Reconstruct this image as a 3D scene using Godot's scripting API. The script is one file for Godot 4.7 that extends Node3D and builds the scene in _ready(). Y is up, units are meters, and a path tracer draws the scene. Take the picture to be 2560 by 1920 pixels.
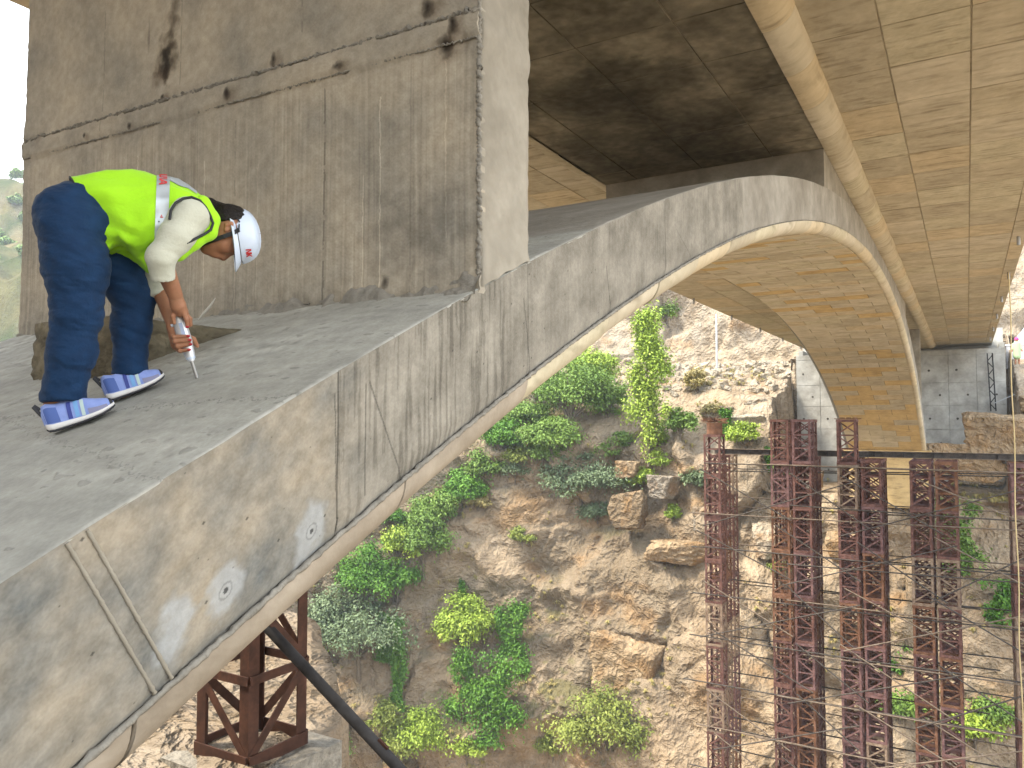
extends Node3D
# Under a concrete arch bridge over a gorge: a tester bends over the arch with a rebound hammer.
# Bridge axis runs along -z, x to the side, metres, y = 0 at the height of the lens.

var taken := {}
var mats := {}
var rng := RandomNumberGenerator.new()

# ------------------------------------------------------------------ mesh collecting
class Shape:
	var v := PackedVector3Array()
	var n := PackedVector3Array()
	var uv := PackedVector2Array()
	var c := PackedColorArray()
	var i := PackedInt32Array()
	var tint := Color.WHITE
	var colored := false
	func vert(p: Vector3, nn: Vector3, t := Vector2.ZERO) -> int:
		v.append(p); n.append(nn); uv.append(t); c.append(tint)
		return v.size() - 1
	func tri(a: Vector3, b: Vector3, d: Vector3) -> void:   # counter-clockwise seen from outside
		var nn := (b - a).cross(d - a).normalized()
		var k := vert(a, nn); vert(b, nn); vert(d, nn)
		i.append_array([k, k + 2, k + 1])
	func quad(a: Vector3, b: Vector3, d: Vector3, e: Vector3, t0 := Vector2.ZERO, t1 := Vector2.ZERO, t2 := Vector2.ZERO, t3 := Vector2.ZERO) -> void:
		var nn := (d - a).cross(e - b).normalized()
		var k := vert(a, nn, t0); vert(b, nn, t1); vert(d, nn, t2); vert(e, nn, t3)
		i.append_array([k, k + 2, k + 1, k, k + 3, k + 2])
	func box(p: Vector3, s: Vector3, bs := Basis()) -> void:
		var x := bs.x * s.x * 0.5
		var y := bs.y * s.y * 0.5
		var z := bs.z * s.z * 0.5
		quad(p - x - y + z, p + x - y + z, p + x + y + z, p - x + y + z)
		quad(p + x - y - z, p - x - y - z, p - x + y - z, p + x + y - z)
		quad(p + x - y + z, p + x - y - z, p + x + y - z, p + x + y + z)
		quad(p - x - y - z, p - x - y + z, p - x + y + z, p - x + y - z)
		quad(p - x + y + z, p + x + y + z, p + x + y - z, p - x + y - z)
		quad(p - x - y - z, p + x - y - z, p + x - y + z, p - x - y + z)
	func bar(a: Vector3, b: Vector3, w: float, h: float, side := Vector3.UP) -> void:
		var z := (b - a).normalized()
		var x := side.cross(z)
		if x.length() < 0.01: x = Vector3.RIGHT.cross(z)
		x = x.normalized()
		box((a + b) * 0.5, Vector3(w, h, a.distance_to(b)), Basis(x, z.cross(x), z))
	func angle(a: Vector3, b: Vector3, w: float, th: float, sx: Vector3, sy: Vector3) -> void:   # steel angle section whose heel runs a-b
		var l := (b - a)
		var z := l.normalized()
		box((a + b) * 0.5 + sx * w * 0.5 + sy * th * 0.5, Vector3(w, th, l.length()), Basis(sx, sy, z))
		box((a + b) * 0.5 + sy * (w + th) * 0.5 + sx * th * 0.5, Vector3(th, w - th, l.length()), Basis(sx, sy, z))
	func path(pts: Array, rad: Array, sides := 10, caps := true) -> void:
		var start := v.size()
		var m := pts.size()
		var up := Vector3.UP
		var u := Vector3.ZERO
		for k in m:
			var d: Vector3 = ((pts[min(k + 1, m - 1)] as Vector3) - (pts[max(k - 1, 0)] as Vector3)).normalized()
			if k == 0:
				u = up.cross(d) if absf(d.y) < 0.95 else Vector3.RIGHT.cross(d)
			u = (u - d * u.dot(d)).normalized()
			var w := d.cross(u)
			for s in sides:
				var a := TAU * s / sides
				var o := u * cos(a) + w * sin(a)
				vert(pts[k] + o * float(rad[k]), o, Vector2(float(s) / sides, float(k) / m))
		for k in m - 1:
			for s in sides:
				var p := start + k * sides + s
				var q := start + k * sides + (s + 1) % sides
				i.append_array([p, p + sides, q, q, p + sides, q + sides])
		if caps:
			for e in [0, m - 1]:
				var d: Vector3 = (pts[0] - pts[1]).normalized() if e == 0 else (pts[m - 1] - pts[m - 2]).normalized()
				var k := vert(pts[e], d)
				for s in sides: vert(v[start + e * sides + s], d)
				for s in sides:
					var p := k + 1 + s
					var q := k + 1 + (s + 1) % sides
					if e == 0: i.append_array([k, p, q])
					else: i.append_array([k, q, p])
	func tube(a: Vector3, b: Vector3, r: float, sides := 8) -> void:
		path([a, b], [r, r], sides)
	func grid(rows: Array, uvs := [], flip := false, wrap := false) -> void:   # rows of equally many points, smooth normals
		var start := v.size()
		var nr := rows.size()
		var nc: int = rows[0].size()
		for r in nr:
			for q in nc:
				v.append(rows[r][q]); n.append(Vector3.ZERO); c.append(tint)
				uv.append(uvs[r][q] if uvs.size() else Vector2(float(q) / (nc - 1), float(r) / (nr - 1)))
		for r in nr - 1:
			for q in (nc if wrap else nc - 1):
				var a := start + r * nc + q
				var b := start + r * nc + (q + 1) % nc
				var d := b + nc
				var e := a + nc
				if flip: quad_index(a, e, d, b)
				else: quad_index(a, b, d, e)
		for k in range(start, v.size()): n[k] = n[k].normalized()
	func quad_index(a: int, b: int, d: int, e: int) -> void:
		var nn := (v[d] - v[a]).cross(v[e] - v[b])
		n[a] += nn; n[b] += nn; n[d] += nn; n[e] += nn
		i.append_array([a, d, b, a, e, d])
	func mesh(m: Material) -> ArrayMesh:
		var arr := []
		arr.resize(Mesh.ARRAY_MAX)
		arr[Mesh.ARRAY_VERTEX] = v
		arr[Mesh.ARRAY_NORMAL] = n
		arr[Mesh.ARRAY_TEX_UV] = uv
		if colored: arr[Mesh.ARRAY_COLOR] = c
		arr[Mesh.ARRAY_INDEX] = i
		var am := ArrayMesh.new()
		am.add_surface_from_arrays(Mesh.PRIMITIVE_TRIANGLES, arr)
		am.surface_set_material(0, m)
		return am

# ------------------------------------------------------------------ naming
func numbered(called: String) -> String:
	var k: int = taken.get(called, 0)
	taken[called] = k + 1
	return called if k == 0 else "%s_%03d" % [called, k]

func thing(called: String, label: String, category: String, at := Vector3.ZERO, turn := 0.0, group := "") -> Node3D:
	var o := Node3D.new()
	o.name = numbered(called)
	add_child(o)
	o.position = at
	o.rotation.y = turn
	tag(o, label, category, group)
	return o

func tag(o: Node, label: String, category: String, group := "", kind := "") -> Node:
	if label: o.set_meta("label", label)
	if category: o.set_meta("category", category)
	if group: o.set_meta("group", group)
	if kind: o.set_meta("kind", kind)
	return o

func part(called: String, m, parent: Node, at := Vector3.ZERO, mat: Material = null) -> MeshInstance3D:
	var o := MeshInstance3D.new()
	if m is Shape: o.mesh = m.mesh(mat)
	else: o.mesh = m
	if parent == self:
		o.name = numbered(called)
	else:
		o.name = called
	parent.add_child(o, true)
	o.position = at
	return o

func holder(called: String, parent: Node, at := Vector3.ZERO) -> Node3D:
	var o := Node3D.new()
	o.name = called
	parent.add_child(o, true)
	o.position = at
	return o

func structure(called: String, m, mat: Material, label := "") -> MeshInstance3D:
	var o := part(called, m, self, Vector3.ZERO, mat)
	o.set_meta("kind", "structure")
	if label: o.set_meta("label", label)
	return o

# ------------------------------------------------------------------ materials
func srgb(c: Color) -> Color:   # real-world base colour -> what albedo_color takes
	return c.linear_to_srgb()

func noise(sd: int, freq: float, oct := 4, type := FastNoiseLite.TYPE_SIMPLEX_SMOOTH) -> FastNoiseLite:
	var f := FastNoiseLite.new()
	f.seed = sd
	f.frequency = freq
	f.noise_type = type
	f.fractal_octaves = oct
	if oct == 1: f.fractal_type = FastNoiseLite.FRACTAL_NONE
	return f

func noise_bytes(sd: int, freq: float, w: int, h: int, oct := 4, sx := 1, sy := 1, seamless := true, warp := 0.0) -> PackedByteArray:   # sx, sy stretch the pattern
	var f := noise(sd, freq, oct)
	if warp > 0.0:
		f.domain_warp_enabled = true
		f.domain_warp_amplitude = warp
		f.domain_warp_frequency = freq * 1.4
	var im: Image = f.get_seamless_image(w / sx, h / sy) if seamless else f.get_image(w / sx, h / sy)
	if sx > 1 or sy > 1: im.resize(w, h, Image.INTERPOLATE_CUBIC)
	im.convert(Image.FORMAT_L8)
	return im.get_data()

func picture(data: PackedByteArray, w: int, h: int, grey := false) -> ImageTexture:
	var im := Image.create_from_data(w, h, false, Image.FORMAT_L8 if grey else Image.FORMAT_RGB8, data)
	return ImageTexture.create_from_image(im)

# a tile of blotchy cast material: low and high tone, coarse blotches, fine grain, pits
func blotch_tile(sd: int, size: int, dark: Color, light: Color, coarse: float, fine: float, pits := 0.0, spread := 1.0, warp := 0.0) -> ImageTexture:
	var a := noise_bytes(sd, coarse, size, size, 5, 1, 1, true, warp)
	var b := noise_bytes(sd + 7, fine, size, size, 3)
	var p := noise_bytes(sd + 13, fine * 1.7, size, size, 2)
	var out := PackedByteArray()
	out.resize(size * size * 3)
	var d := dark.linear_to_srgb()
	var l := light.linear_to_srgb()
	var lut := PackedByteArray()
	lut.resize(768)
	for k in 256:
		var t := clampf((k / 255.0 - 0.5) * spread + 0.5, 0, 1)
		var q := d.lerp(l, t)
		lut[k * 3] = int(q.r * 255); lut[k * 3 + 1] = int(q.g * 255); lut[k * 3 + 2] = int(q.b * 255)
	for k in size * size:
		var t := clampi((a[k] * 11 + b[k] * 5) >> 4, 0, 255)
		if pits > 0.0 and p[k] > 226: t = int(t * (1.0 - pits))
		out[k * 3] = lut[t * 3]; out[k * 3 + 1] = lut[t * 3 + 1]; out[k * 3 + 2] = lut[t * 3 + 2]
	return picture(out, size, size)

func grey_tile(sd: int, size: int, freq: float, oct := 4) -> ImageTexture:
	return picture(noise_bytes(sd, freq, size, size, oct), size, size, true)

func surface(tex: Texture2D, per_metre: float, rough := 0.9, bump: Texture2D = null, depth := 0.0, tint := Color.WHITE) -> StandardMaterial3D:
	var m := StandardMaterial3D.new()
	m.albedo_color = tint
	m.albedo_texture = tex
	m.roughness = rough
	m.metallic_specular = 0.35
	m.uv1_triplanar = true
	m.uv1_world_triplanar = true
	m.uv1_scale = Vector3.ONE * per_metre
	if bump:
		m.heightmap_enabled = true
		m.heightmap_texture = bump
		m.heightmap_scale = depth
	return m

func over(m: StandardMaterial3D, tex: Texture2D, per_metre: float) -> StandardMaterial3D:   # a second, coarser pattern on top
	m.detail_enabled = true
	m.detail_albedo = tex
	m.detail_blend_mode = BaseMaterial3D.BLEND_MODE_MUL
	m.detail_uv_layer = BaseMaterial3D.DETAIL_UV_2
	m.uv2_triplanar = true
	m.uv2_world_triplanar = true
	m.uv2_scale = Vector3.ONE * per_metre
	return m

func paint(c: Color, rough := 0.7, metal := 0.0) -> StandardMaterial3D:
	var m := StandardMaterial3D.new()
	m.albedo_color = srgb(c)
	m.roughness = rough
	m.metallic = metal
	return m

func more_concrete() -> void:
	var pale := blotch_tile(43, 512, Color(0.255, 0.23, 0.185), Color(0.42, 0.385, 0.32), 0.008, 0.05, 0.3)
	mats.shaft = over(surface(pale, 0.5, 0.92, mats.fine, 0.8), mats.coarse, 0.23)
	var buff := blotch_tile(44, 512, Color(0.30, 0.25, 0.19), Color(0.50, 0.435, 0.35), 0.01, 0.04, 0.2)
	mats.edge = over(surface(buff, 0.6, 0.85, mats.fine, 0.6), mats.coarse, 0.33)
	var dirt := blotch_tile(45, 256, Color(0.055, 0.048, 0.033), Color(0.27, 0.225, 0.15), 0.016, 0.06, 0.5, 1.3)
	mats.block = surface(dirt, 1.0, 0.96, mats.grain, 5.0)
	mats.pipe = paint(Color(0.30, 0.29, 0.27), 0.6)

# ------------------------------------------------------------------ the bridge
const XR := -2.0        # side of arch and pier
const XL := -6.12
const THICK := 0.62     # straight part of the arch's side
const SOFFIT := 4.69
const WING := 4.92

func arch_low(z: float) -> float:
	var s := absf(z + 24.2)
	return 4.28 - 0.0084 * s * s - 2.6e-6 * s * s * s * s

func arch_top(z: float) -> float:
	return arch_low(z) + THICK

func make_concrete() -> void:
	var fine := grey_tile(5, 512, 0.03, 4)
	var grain := grey_tile(6, 512, 0.012, 5)
	var coarse := blotch_tile(31, 512, Color(0.62, 0.60, 0.57), Color(1, 1, 1), 0.006, 0.02, 0.0, 1.3)
	mats.fine = fine
	mats.grain = grain
	mats.speck = blotch_tile(33, 512, Color(0.80, 0.79, 0.775), Color(1, 1, 1), 0.03, 0.16, 0.25, 1.6)
	mats.coarse = coarse
	var grey := blotch_tile(41, 512, Color(0.27, 0.25, 0.21), Color(0.43, 0.40, 0.35), 0.008, 0.05, 0.3)
	mats.concrete = over(surface(grey, 0.55, 0.92, fine, 1.0), coarse, 0.21)
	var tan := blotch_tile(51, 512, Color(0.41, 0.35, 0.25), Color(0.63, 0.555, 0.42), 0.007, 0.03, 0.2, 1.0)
	var streaky := streak_tile(61, 512)
	for k in 5:
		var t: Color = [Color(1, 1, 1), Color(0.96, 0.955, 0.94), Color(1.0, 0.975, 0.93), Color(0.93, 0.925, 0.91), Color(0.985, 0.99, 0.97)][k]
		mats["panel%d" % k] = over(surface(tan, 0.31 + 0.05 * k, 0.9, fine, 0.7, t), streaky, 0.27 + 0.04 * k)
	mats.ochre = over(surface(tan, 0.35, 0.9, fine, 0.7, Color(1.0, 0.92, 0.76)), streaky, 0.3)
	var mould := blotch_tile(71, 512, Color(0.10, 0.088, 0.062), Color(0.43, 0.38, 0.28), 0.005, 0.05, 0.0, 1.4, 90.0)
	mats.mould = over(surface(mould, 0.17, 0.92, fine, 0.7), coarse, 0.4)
	var wall := blotch_tile(81, 512, Color(0.36, 0.36, 0.34), Color(0.56, 0.56, 0.53), 0.006, 0.03, 0.15, 1.2)
	mats.wall = over(surface(wall, 0.3, 0.9, fine, 0.6), coarse, 0.17)
	mats.hole_shade = paint(Color(0.06, 0.05, 0.04), 0.95)  # dark colour standing for the shade inside tie holes
	mats.rust_joint = paint(Color(0.16, 0.10, 0.05), 0.95)
	mats.mortar = surface(blotch_tile(91, 256, Color(0.13, 0.12, 0.10), Color(0.36, 0.33, 0.28), 0.02, 0.09, 0.6), 1.4, 0.97, grain, 2.5)

func streak_tile(sd: int, size: int) -> ImageTexture:   # water marks drawn out along one way, kept light
	var a := noise_bytes(sd, 0.03, size, size, 4, 8, 1)
	var b := noise_bytes(sd + 3, 0.008, size, size, 4)
	var out := PackedByteArray()
	out.resize(size * size * 3)
	for k in size * size:
		var t: int = 255 - (maxi(0, a[k] - 110) * maxi(0, b[k] - 80)) / 230
		t = clampi(t, 165, 255)
		out[k * 3] = t; out[k * 3 + 1] = mini(255, t - (255 - t) / 14); out[k * 3 + 2] = t - (255 - t) / 6
	return picture(out, size, size)

# marks seen on one surface: blots of stain with ragged edges, x and y in pixels of the sheet
func blot(out: PackedByteArray, w: int, h: int, nz: PackedByteArray, x: float, y: float, rx: float, ry: float, col: Color, strength: float, soft := 0.6) -> void:
	var c := col.linear_to_srgb()
	for j in range(maxi(0, int(y - ry * 1.7)), mini(h, int(y + ry * 1.7))):
		for i in range(maxi(0, int(x - rx * 1.7)), mini(w, int(x + rx * 1.7))):
			var dx := (i - x) / rx
			var dy := (j - y) / ry
			var d := sqrt(dx * dx + dy * dy) + (nz[j * w + i] - 128) / 300.0
			var t := clampf((1.0 - d) / soft, 0, 1) * strength
			if t > 0:
				var k := (j * w + i) * 3
				out[k] = int(lerpf(out[k], c.r * 255, t)); out[k + 1] = int(lerpf(out[k + 1], c.g * 255, t)); out[k + 2] = int(lerpf(out[k + 2], c.b * 255, t))

func pier_sheet() -> void:   # 4.12 m x 2.9 m of the pier's broad face, y 0.25 to 3.15
	var w := 1024
	var h := 720
	var big := noise_bytes(101, 0.006, w, h, 5, 1, 1, false)
	var mid := noise_bytes(102, 0.03, w, h, 4, 1, 1, false)
	var run := noise_bytes(103, 0.13, w, h, 4, 1, 60, false)
	var run2 := noise_bytes(105, 0.015, w, h, 3, 1, 24, false)
	var gr := noise_bytes(104, 0.2, w, h, 2, 1, 1, false)
	var out := PackedByteArray()
	out.resize(w * h * 3)
	var bump := PackedByteArray()
	bump.resize(w * h)
	for j in h:
		var y := 3.15 - j / 248.5
		var low := clampf((1.95 - y) * 6.0, 0, 1)     # runs of laitance start below the construction joint
		for i in w:
			var k := j * w + i
			var t := 0.5 + (big[k] - 128) * 0.0028 + (mid[k] - 128) * 0.0013 + (gr[k] - 128) * 0.0008
			var s := (run[k] - 128) * 0.0017 * low * (0.4 + run2[k] / 200.0)
			t += s
			if run[k] < 78 and run2[k] > 120: t -= 0.05 * low
			if run[k] > 190 and run2[k] > 118: t += 0.06 * low
			t = clampf(t, 0.05, 1.0)
			var warm := (big[k] - 128) * 0.00012
			out[k * 3] = int(255 * pow(0.245 + 0.245 * t + warm, 0.4545))
			out[k * 3 + 1] = int(255 * pow(0.213 + 0.226 * t, 0.4545))
			out[k * 3 + 2] = int(255 * pow(0.164 + 0.19 * t - warm, 0.4545))
			bump[k] = clampi(128 + int((gr[k] - 128) * 0.35 + (mid[k] - 128) * 0.4 + s * 120), 0, 255)
	var px := func(x): return (x - XL) / 4.12 * w
	var py := func(y): return (3.15 - y) * 248.5
	var soot := Color(0.012, 0.010, 0.008)
	var rust := Color(0.055, 0.032, 0.018)
	# burnt and rusty marks under the tie holes
	blot(out, w, h, mid, px.call(-4.36), py.call(2.60), 16, 52, Color(0.09, 0.07, 0.05), 0.85, 0.9)
	blot(out, w, h, mid, px.call(-4.42), py.call(2.36), 30, 50, Color(0.05, 0.038, 0.024), 0.85, 1.0)
	blot(out, w, h, mid, px.call(-4.435), py.call(2.32), 17, 36, soot, 0.95, 1.0)
	blot(out, w, h, mid, px.call(-4.47), py.call(2.24), 26, 22, rust, 0.5, 0.9)
	for s in [[-3.43, 2.10, 7, 15], [-3.81, 1.98, 9, 11], [-2.91, 1.93, 14, 7], [-2.31, 2.10, 10, 16], [-2.15, 1.97, 9, 20], [-2.20, 1.87, 13, 17], [-5.93, 2.11, 8, 8], [-4.78, 1.97, 7, 8], [-4.45, 2.10, 7, 6], [-5.3, 2.0, 5, 6]]:
		blot(out, w, h, mid, px.call(s[0]), py.call(s[1]), s[2], s[3], soot, 0.85, 0.9)
		blot(out, w, h, mid, px.call(s[0] + 0.03), py.call(s[1] - 0.01), s[2] * 2.0, s[3] * 1.5, rust, 0.32, 1.0)
	blot(out, w, h, mid, px.call(-2.58), py.call(0.72), 8, 13, soot, 0.6, 0.9)
	blot(out, w, h, mid, px.call(-4.62), py.call(2.55), 4, 40, Color(0.12, 0.10, 0.08), 0.5, 0.9)
	for s in [[-5.0, 0.55, 210, 34], [-3.0, 0.62, 240, 22], [-2.4, 0.95, 90, 60]]:   # cement splashes and damp along the foot
		blot(out, w, h, mid, px.call(s[0]), py.call(s[1]), s[2], s[3], Color(0.15, 0.135, 0.11), 0.42, 1.0)
	# pale dried runs and the lines between form boards
	for s in [[-5.12, 2.9, 0.5, 0.90], [-3.02, 1.85, 0.5, 0.80], [-4.28, 3.1, 2.1, 0.88], [-3.2, 3.1, 2.2, 0.9], [-3.75, 1.8, 0.6, 0.9], [-2.42, 1.8, 0.6, 0.92]]:
		var x0 := int(px.call(s[0]))
		for j in range(int(py.call(s[1])), mini(h, int(py.call(s[2])))):
			for d in 3:
				var k := j * w + clampi(x0 + d + (mid[j * w] - 128) / 70, 0, w - 1)
				if mid[k] > 105:
					for q in 3: out[k * 3 + q] = int(out[k * 3 + q] * s[3])
					bump[k] = maxi(0, bump[k] - 25)
	for s in [[-2.62, 1.7, 0.35, 1.22], [-2.74, 1.3, 0.35, 1.15], [-4.02, 1.6, 0.6, 1.16], [-4.7, 1.75, 0.7, 1.18], [-2.2, 1.8, 0.9, 1.12], [-3.55, 1.5, 0.7, 1.1]]:
		for j in range(int(py.call(s[1])), int(py.call(s[2]))):
			var x0 := int(px.call(s[0])) + (run2[j * w + 300] - 128) / 40 + (mid[j * w + 80] - 128) / 50
			for d in 2:
				var k := j * w + clampi(x0 + d, 0, w - 1)
				for q in 3: out[k * 3 + q] = mini(255, int(out[k * 3 + q] * s[3]))
	var m := StandardMaterial3D.new()
	m.albedo_texture = picture(out, w, h)
	m.roughness = 0.93
	m.metallic_specular = 0.3
	m.heightmap_enabled = true
	m.heightmap_texture = picture(bump, w, h, true)
	m.heightmap_scale = 0.6
	mats.pier_face = over(m, mats.speck, 0.9)

func side_sheet() -> void:   # the arch's side, z -0.2 to -8.2 along, 0.62 m down
	var w := 2048
	var h := 176
	var big := noise_bytes(111, 0.009, w, h, 5, 1, 1, false)
	var mid := noise_bytes(112, 0.035, w, h, 4, 1, 1, false)
	var gr := noise_bytes(113, 0.22, w, h, 2, 1, 1, false)
	var run := noise_bytes(114, 0.10, w, h, 3, 1, 22, false)
	var board := PackedFloat32Array()
	board.resize(w)
	rng.seed = 9
	var at := 470
	while at < w:
		var wide := rng.randi_range(16, 46)
		var tone := rng.randf_range(-0.06, 0.06)
		for i in range(at, mini(w, at + wide)): board[i] = tone
		at += wide
	var out := PackedByteArray()
	out.resize(w * h * 3)
	var bump := PackedByteArray()
	bump.resize(w * h)
	for j in h:
		for i in w:
			var k := j * w + i
			var z := 0.2 + i / 256.0
			var planks := clampf((z - 2.05) * 4.0, 0, 1)
			var t := 0.55 + (big[k] - 128) * 0.0034 + (mid[k] - 128) * 0.0024 * (1.0 - 0.65 * planks) + (gr[k] - 128) * 0.0012
			t += planks * (board[i] * 0.8 + (run[k] - 128) * (0.0020 if z < 3.4 else 0.0009))
			var rough_run := planks > 0.2 and z < 3.3 and run[k] < 100
			if rough_run: t -= 0.24 + (gr[k] - 128) * 0.002
			t = clampf(t, 0.0, 1.0)
			var warm := (big[k] - 118) * 0.0002 * (1.0 - planks)
			out[k * 3] = int(255 * pow(0.138 + 0.185 * t + warm, 0.4545))
			out[k * 3 + 1] = int(255 * pow(0.124 + 0.172 * t, 0.4545))
			out[k * 3 + 2] = int(255 * pow(0.099 + 0.147 * t - warm, 0.4545))
			bump[k] = clampi(128 + int((mid[k] - 128) * 0.35 + (gr[k] - 128) * (0.9 if rough_run else 0.25)) - (30 if rough_run else 0), 0, 255)
	var px := func(z): return (-z - 0.2) * 256.0
	var py := func(y, z): return (arch_top(z) - y) / THICK * h
	# three ground-down patches of pale cement with a test mark in them
	for s in [[-1.99, -0.40, 22, 36], [-1.63, -0.54, 20, 26], [-1.45, -0.61, 19, 34]]:
		blot(out, w, h, mid, px.call(s[0]), py.call(s[1], s[0]), s[2], s[3], Color(0.36, 0.37, 0.37), 0.75, 0.45)
	for s in [[-1.99, -0.40, 5], [-1.63, -0.54, 5]]:
		var cx: float = px.call(s[0])
		var cy: float = py.call(s[1], s[0])
		for j in range(int(cy) - 9, int(cy) + 10):
			for i in range(int(cx) - 8, int(cx) + 9):
				var r := Vector2(i - cx, (j - cy) * 0.9).length()
				if r < 2.2 or (r > 5.4 and r < 6.8):
					var k := (j * w + i) * 3
					for q in 3: out[k + q] = int(out[k + q] * (0.5 if r < 3 else 0.84))
	rng.seed = 77
	for q in 80:   # blow holes
		var i0 := rng.randi_range(60, 1100)
		var j0 := rng.randi_range(6, h - 8)
		var r := rng.randf_range(0.5, 1.25)
		for j in range(j0 - 2, j0 + 3):
			for i in range(i0 - 2, i0 + 3):
				if Vector2(i - i0, j - j0).length() < r:
					var k := j * w + i
					for e in 3: out[k * 3 + e] = int(out[k * 3 + e] * 0.6)
					bump[k] = 40
	var cracks := [[-2.29, 0.15, -2.50, -0.26], [-2.10, 0.1, -2.12, -0.42], [-2.27, 0.14, -2.27, -0.30], [-3.50, 0.64, -3.6, 0.14], [-4.59, 1.0, -4.68, 0.66], [-6.0, 1.55, -6.6, 1.30], [-6.6, 1.30, -6.9, 1.42]]
	for s in cracks:
		for q in 260:
			var t := q / 259.0
			var z: float = lerpf(s[0], s[2], t)
			var i := int(px.call(z)) + 0
			var j := int(py.call(lerpf(s[1], s[3], t), z))
			for d in 2:
				if i + d >= 0 and i + d < w and j >= 0 and j < h:
					var k := j * w + i + d
					for e in 3: out[k * 3 + e] = int(out[k * 3 + e] * 0.87)
					bump[k] = 80
	var m := StandardMaterial3D.new()
	m.albedo_texture = picture(out, w, h)
	m.roughness = 0.9
	m.metallic_specular = 0.35
	m.heightmap_enabled = true
	m.heightmap_texture = picture(bump, w, h, true)
	m.heightmap_scale = 0.5
	mats.side_face = over(m, mats.speck, 1.3)

func top_sheet() -> void:   # the trowelled top of the arch, 4.2 m wide, 5 m long
	var w := 1024
	var h := 1216
	var big := noise_bytes(121, 0.005, w, h, 5, 1, 1, false)
	var mid := noise_bytes(122, 0.03, w, h, 4, 1, 1, false)
	var brush := noise_bytes(123, 0.035, w, h, 4, 8, 1, false)
	var gr := noise_bytes(124, 0.2, w, h, 2, 1, 1, false)
	var pit := noise_bytes(125, 0.075, w, h, 1, 2, 1, false)
	var out := PackedByteArray()
	out.resize(w * h * 3)
	var bump := PackedByteArray()
	bump.resize(w * h)
	for j in h:
		for i in w:
			var k := j * w + i
			var rough := clampf((big[k] - 120) * 0.02 + (0.34 - i / 1024.0) * 2.2, 0, 1)     # lumpy mortar further in
			var t := 0.62 + (big[k] - 128) * 0.0016 + (mid[k] - 128) * (0.0012 + 0.004 * rough) + (brush[k] - 128) * 0.0013 + (gr[k] - 128) * 0.0008
			var hole := pit[k] > 212 and brush[k] > 100 and big[k] > 112
			if hole: t -= 0.30
			t = clampf(t, 0.0, 1.0)
			out[k * 3] = int(255 * pow(0.20 + 0.30 * t, 0.4545))
			out[k * 3 + 1] = int(255 * pow(0.194 + 0.293 * t, 0.4545))
			out[k * 3 + 2] = int(255 * pow(0.168 + 0.262 * t, 0.4545))
			bump[k] = clampi(150 + int((brush[k] - 128) * 0.3 + (mid[k] - 128) * (0.2 + rough) + (gr[k] - 128) * 0.2) - (80 if hole else 0), 0, 255)
	for q in w:   # a day joint and two hairlines across
		for s in [[510, 0.10, 0.72], [330, -0.05, 0.8], [705, -0.22, 0.83]]:
			if s[0] == 705 and q < 560: continue
			var j := int(s[0] + q * float(s[1]) + (mid[q * 3] - 128) / 14.0)
			if j > 0 and j < h:
				for e in 3: out[(j * w + q) * 3 + e] = int(out[(j * w + q) * 3 + e] * float(s[2]))
				bump[j * w + q] = 60
	var m := StandardMaterial3D.new()
	m.albedo_texture = picture(out, w, h)
	m.roughness = 0.88
	m.metallic_specular = 0.4
	m.heightmap_enabled = true
	m.heightmap_texture = picture(bump, w, h, true)
	m.heightmap_scale = 0.8
	mats.top_face = over(m, mats.speck, 1.1)

# a cast panel: face proud of its backing, narrow bevelled rim. p0..p3 counter-clockwise seen from below or outside
func slab_panel(p: Array, out_dir: Vector3, proud: float, gap: float) -> Shape:
	var s := Shape.new()
	var c: Vector3 = (p[0] + p[1] + p[2] + p[3]) * 0.25
	var a := []
	var b := []
	for k in 4:
		var q: Vector3 = p[k]
		var e1 := (p[(k + 1) % 4] - q as Vector3).normalized()
		var e2 := (p[(k + 3) % 4] - q as Vector3).normalized()
		b.append(q + (e1 + e2) * gap)
		a.append(q + (e1 + e2) * (gap + 0.006) + out_dir * proud)
	s.quad(a[0], a[1], a[2], a[3])
	for k in 4:
		var l := (k + 1) % 4
		s.quad(b[k], b[l], a[l], a[k])
	return s

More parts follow.
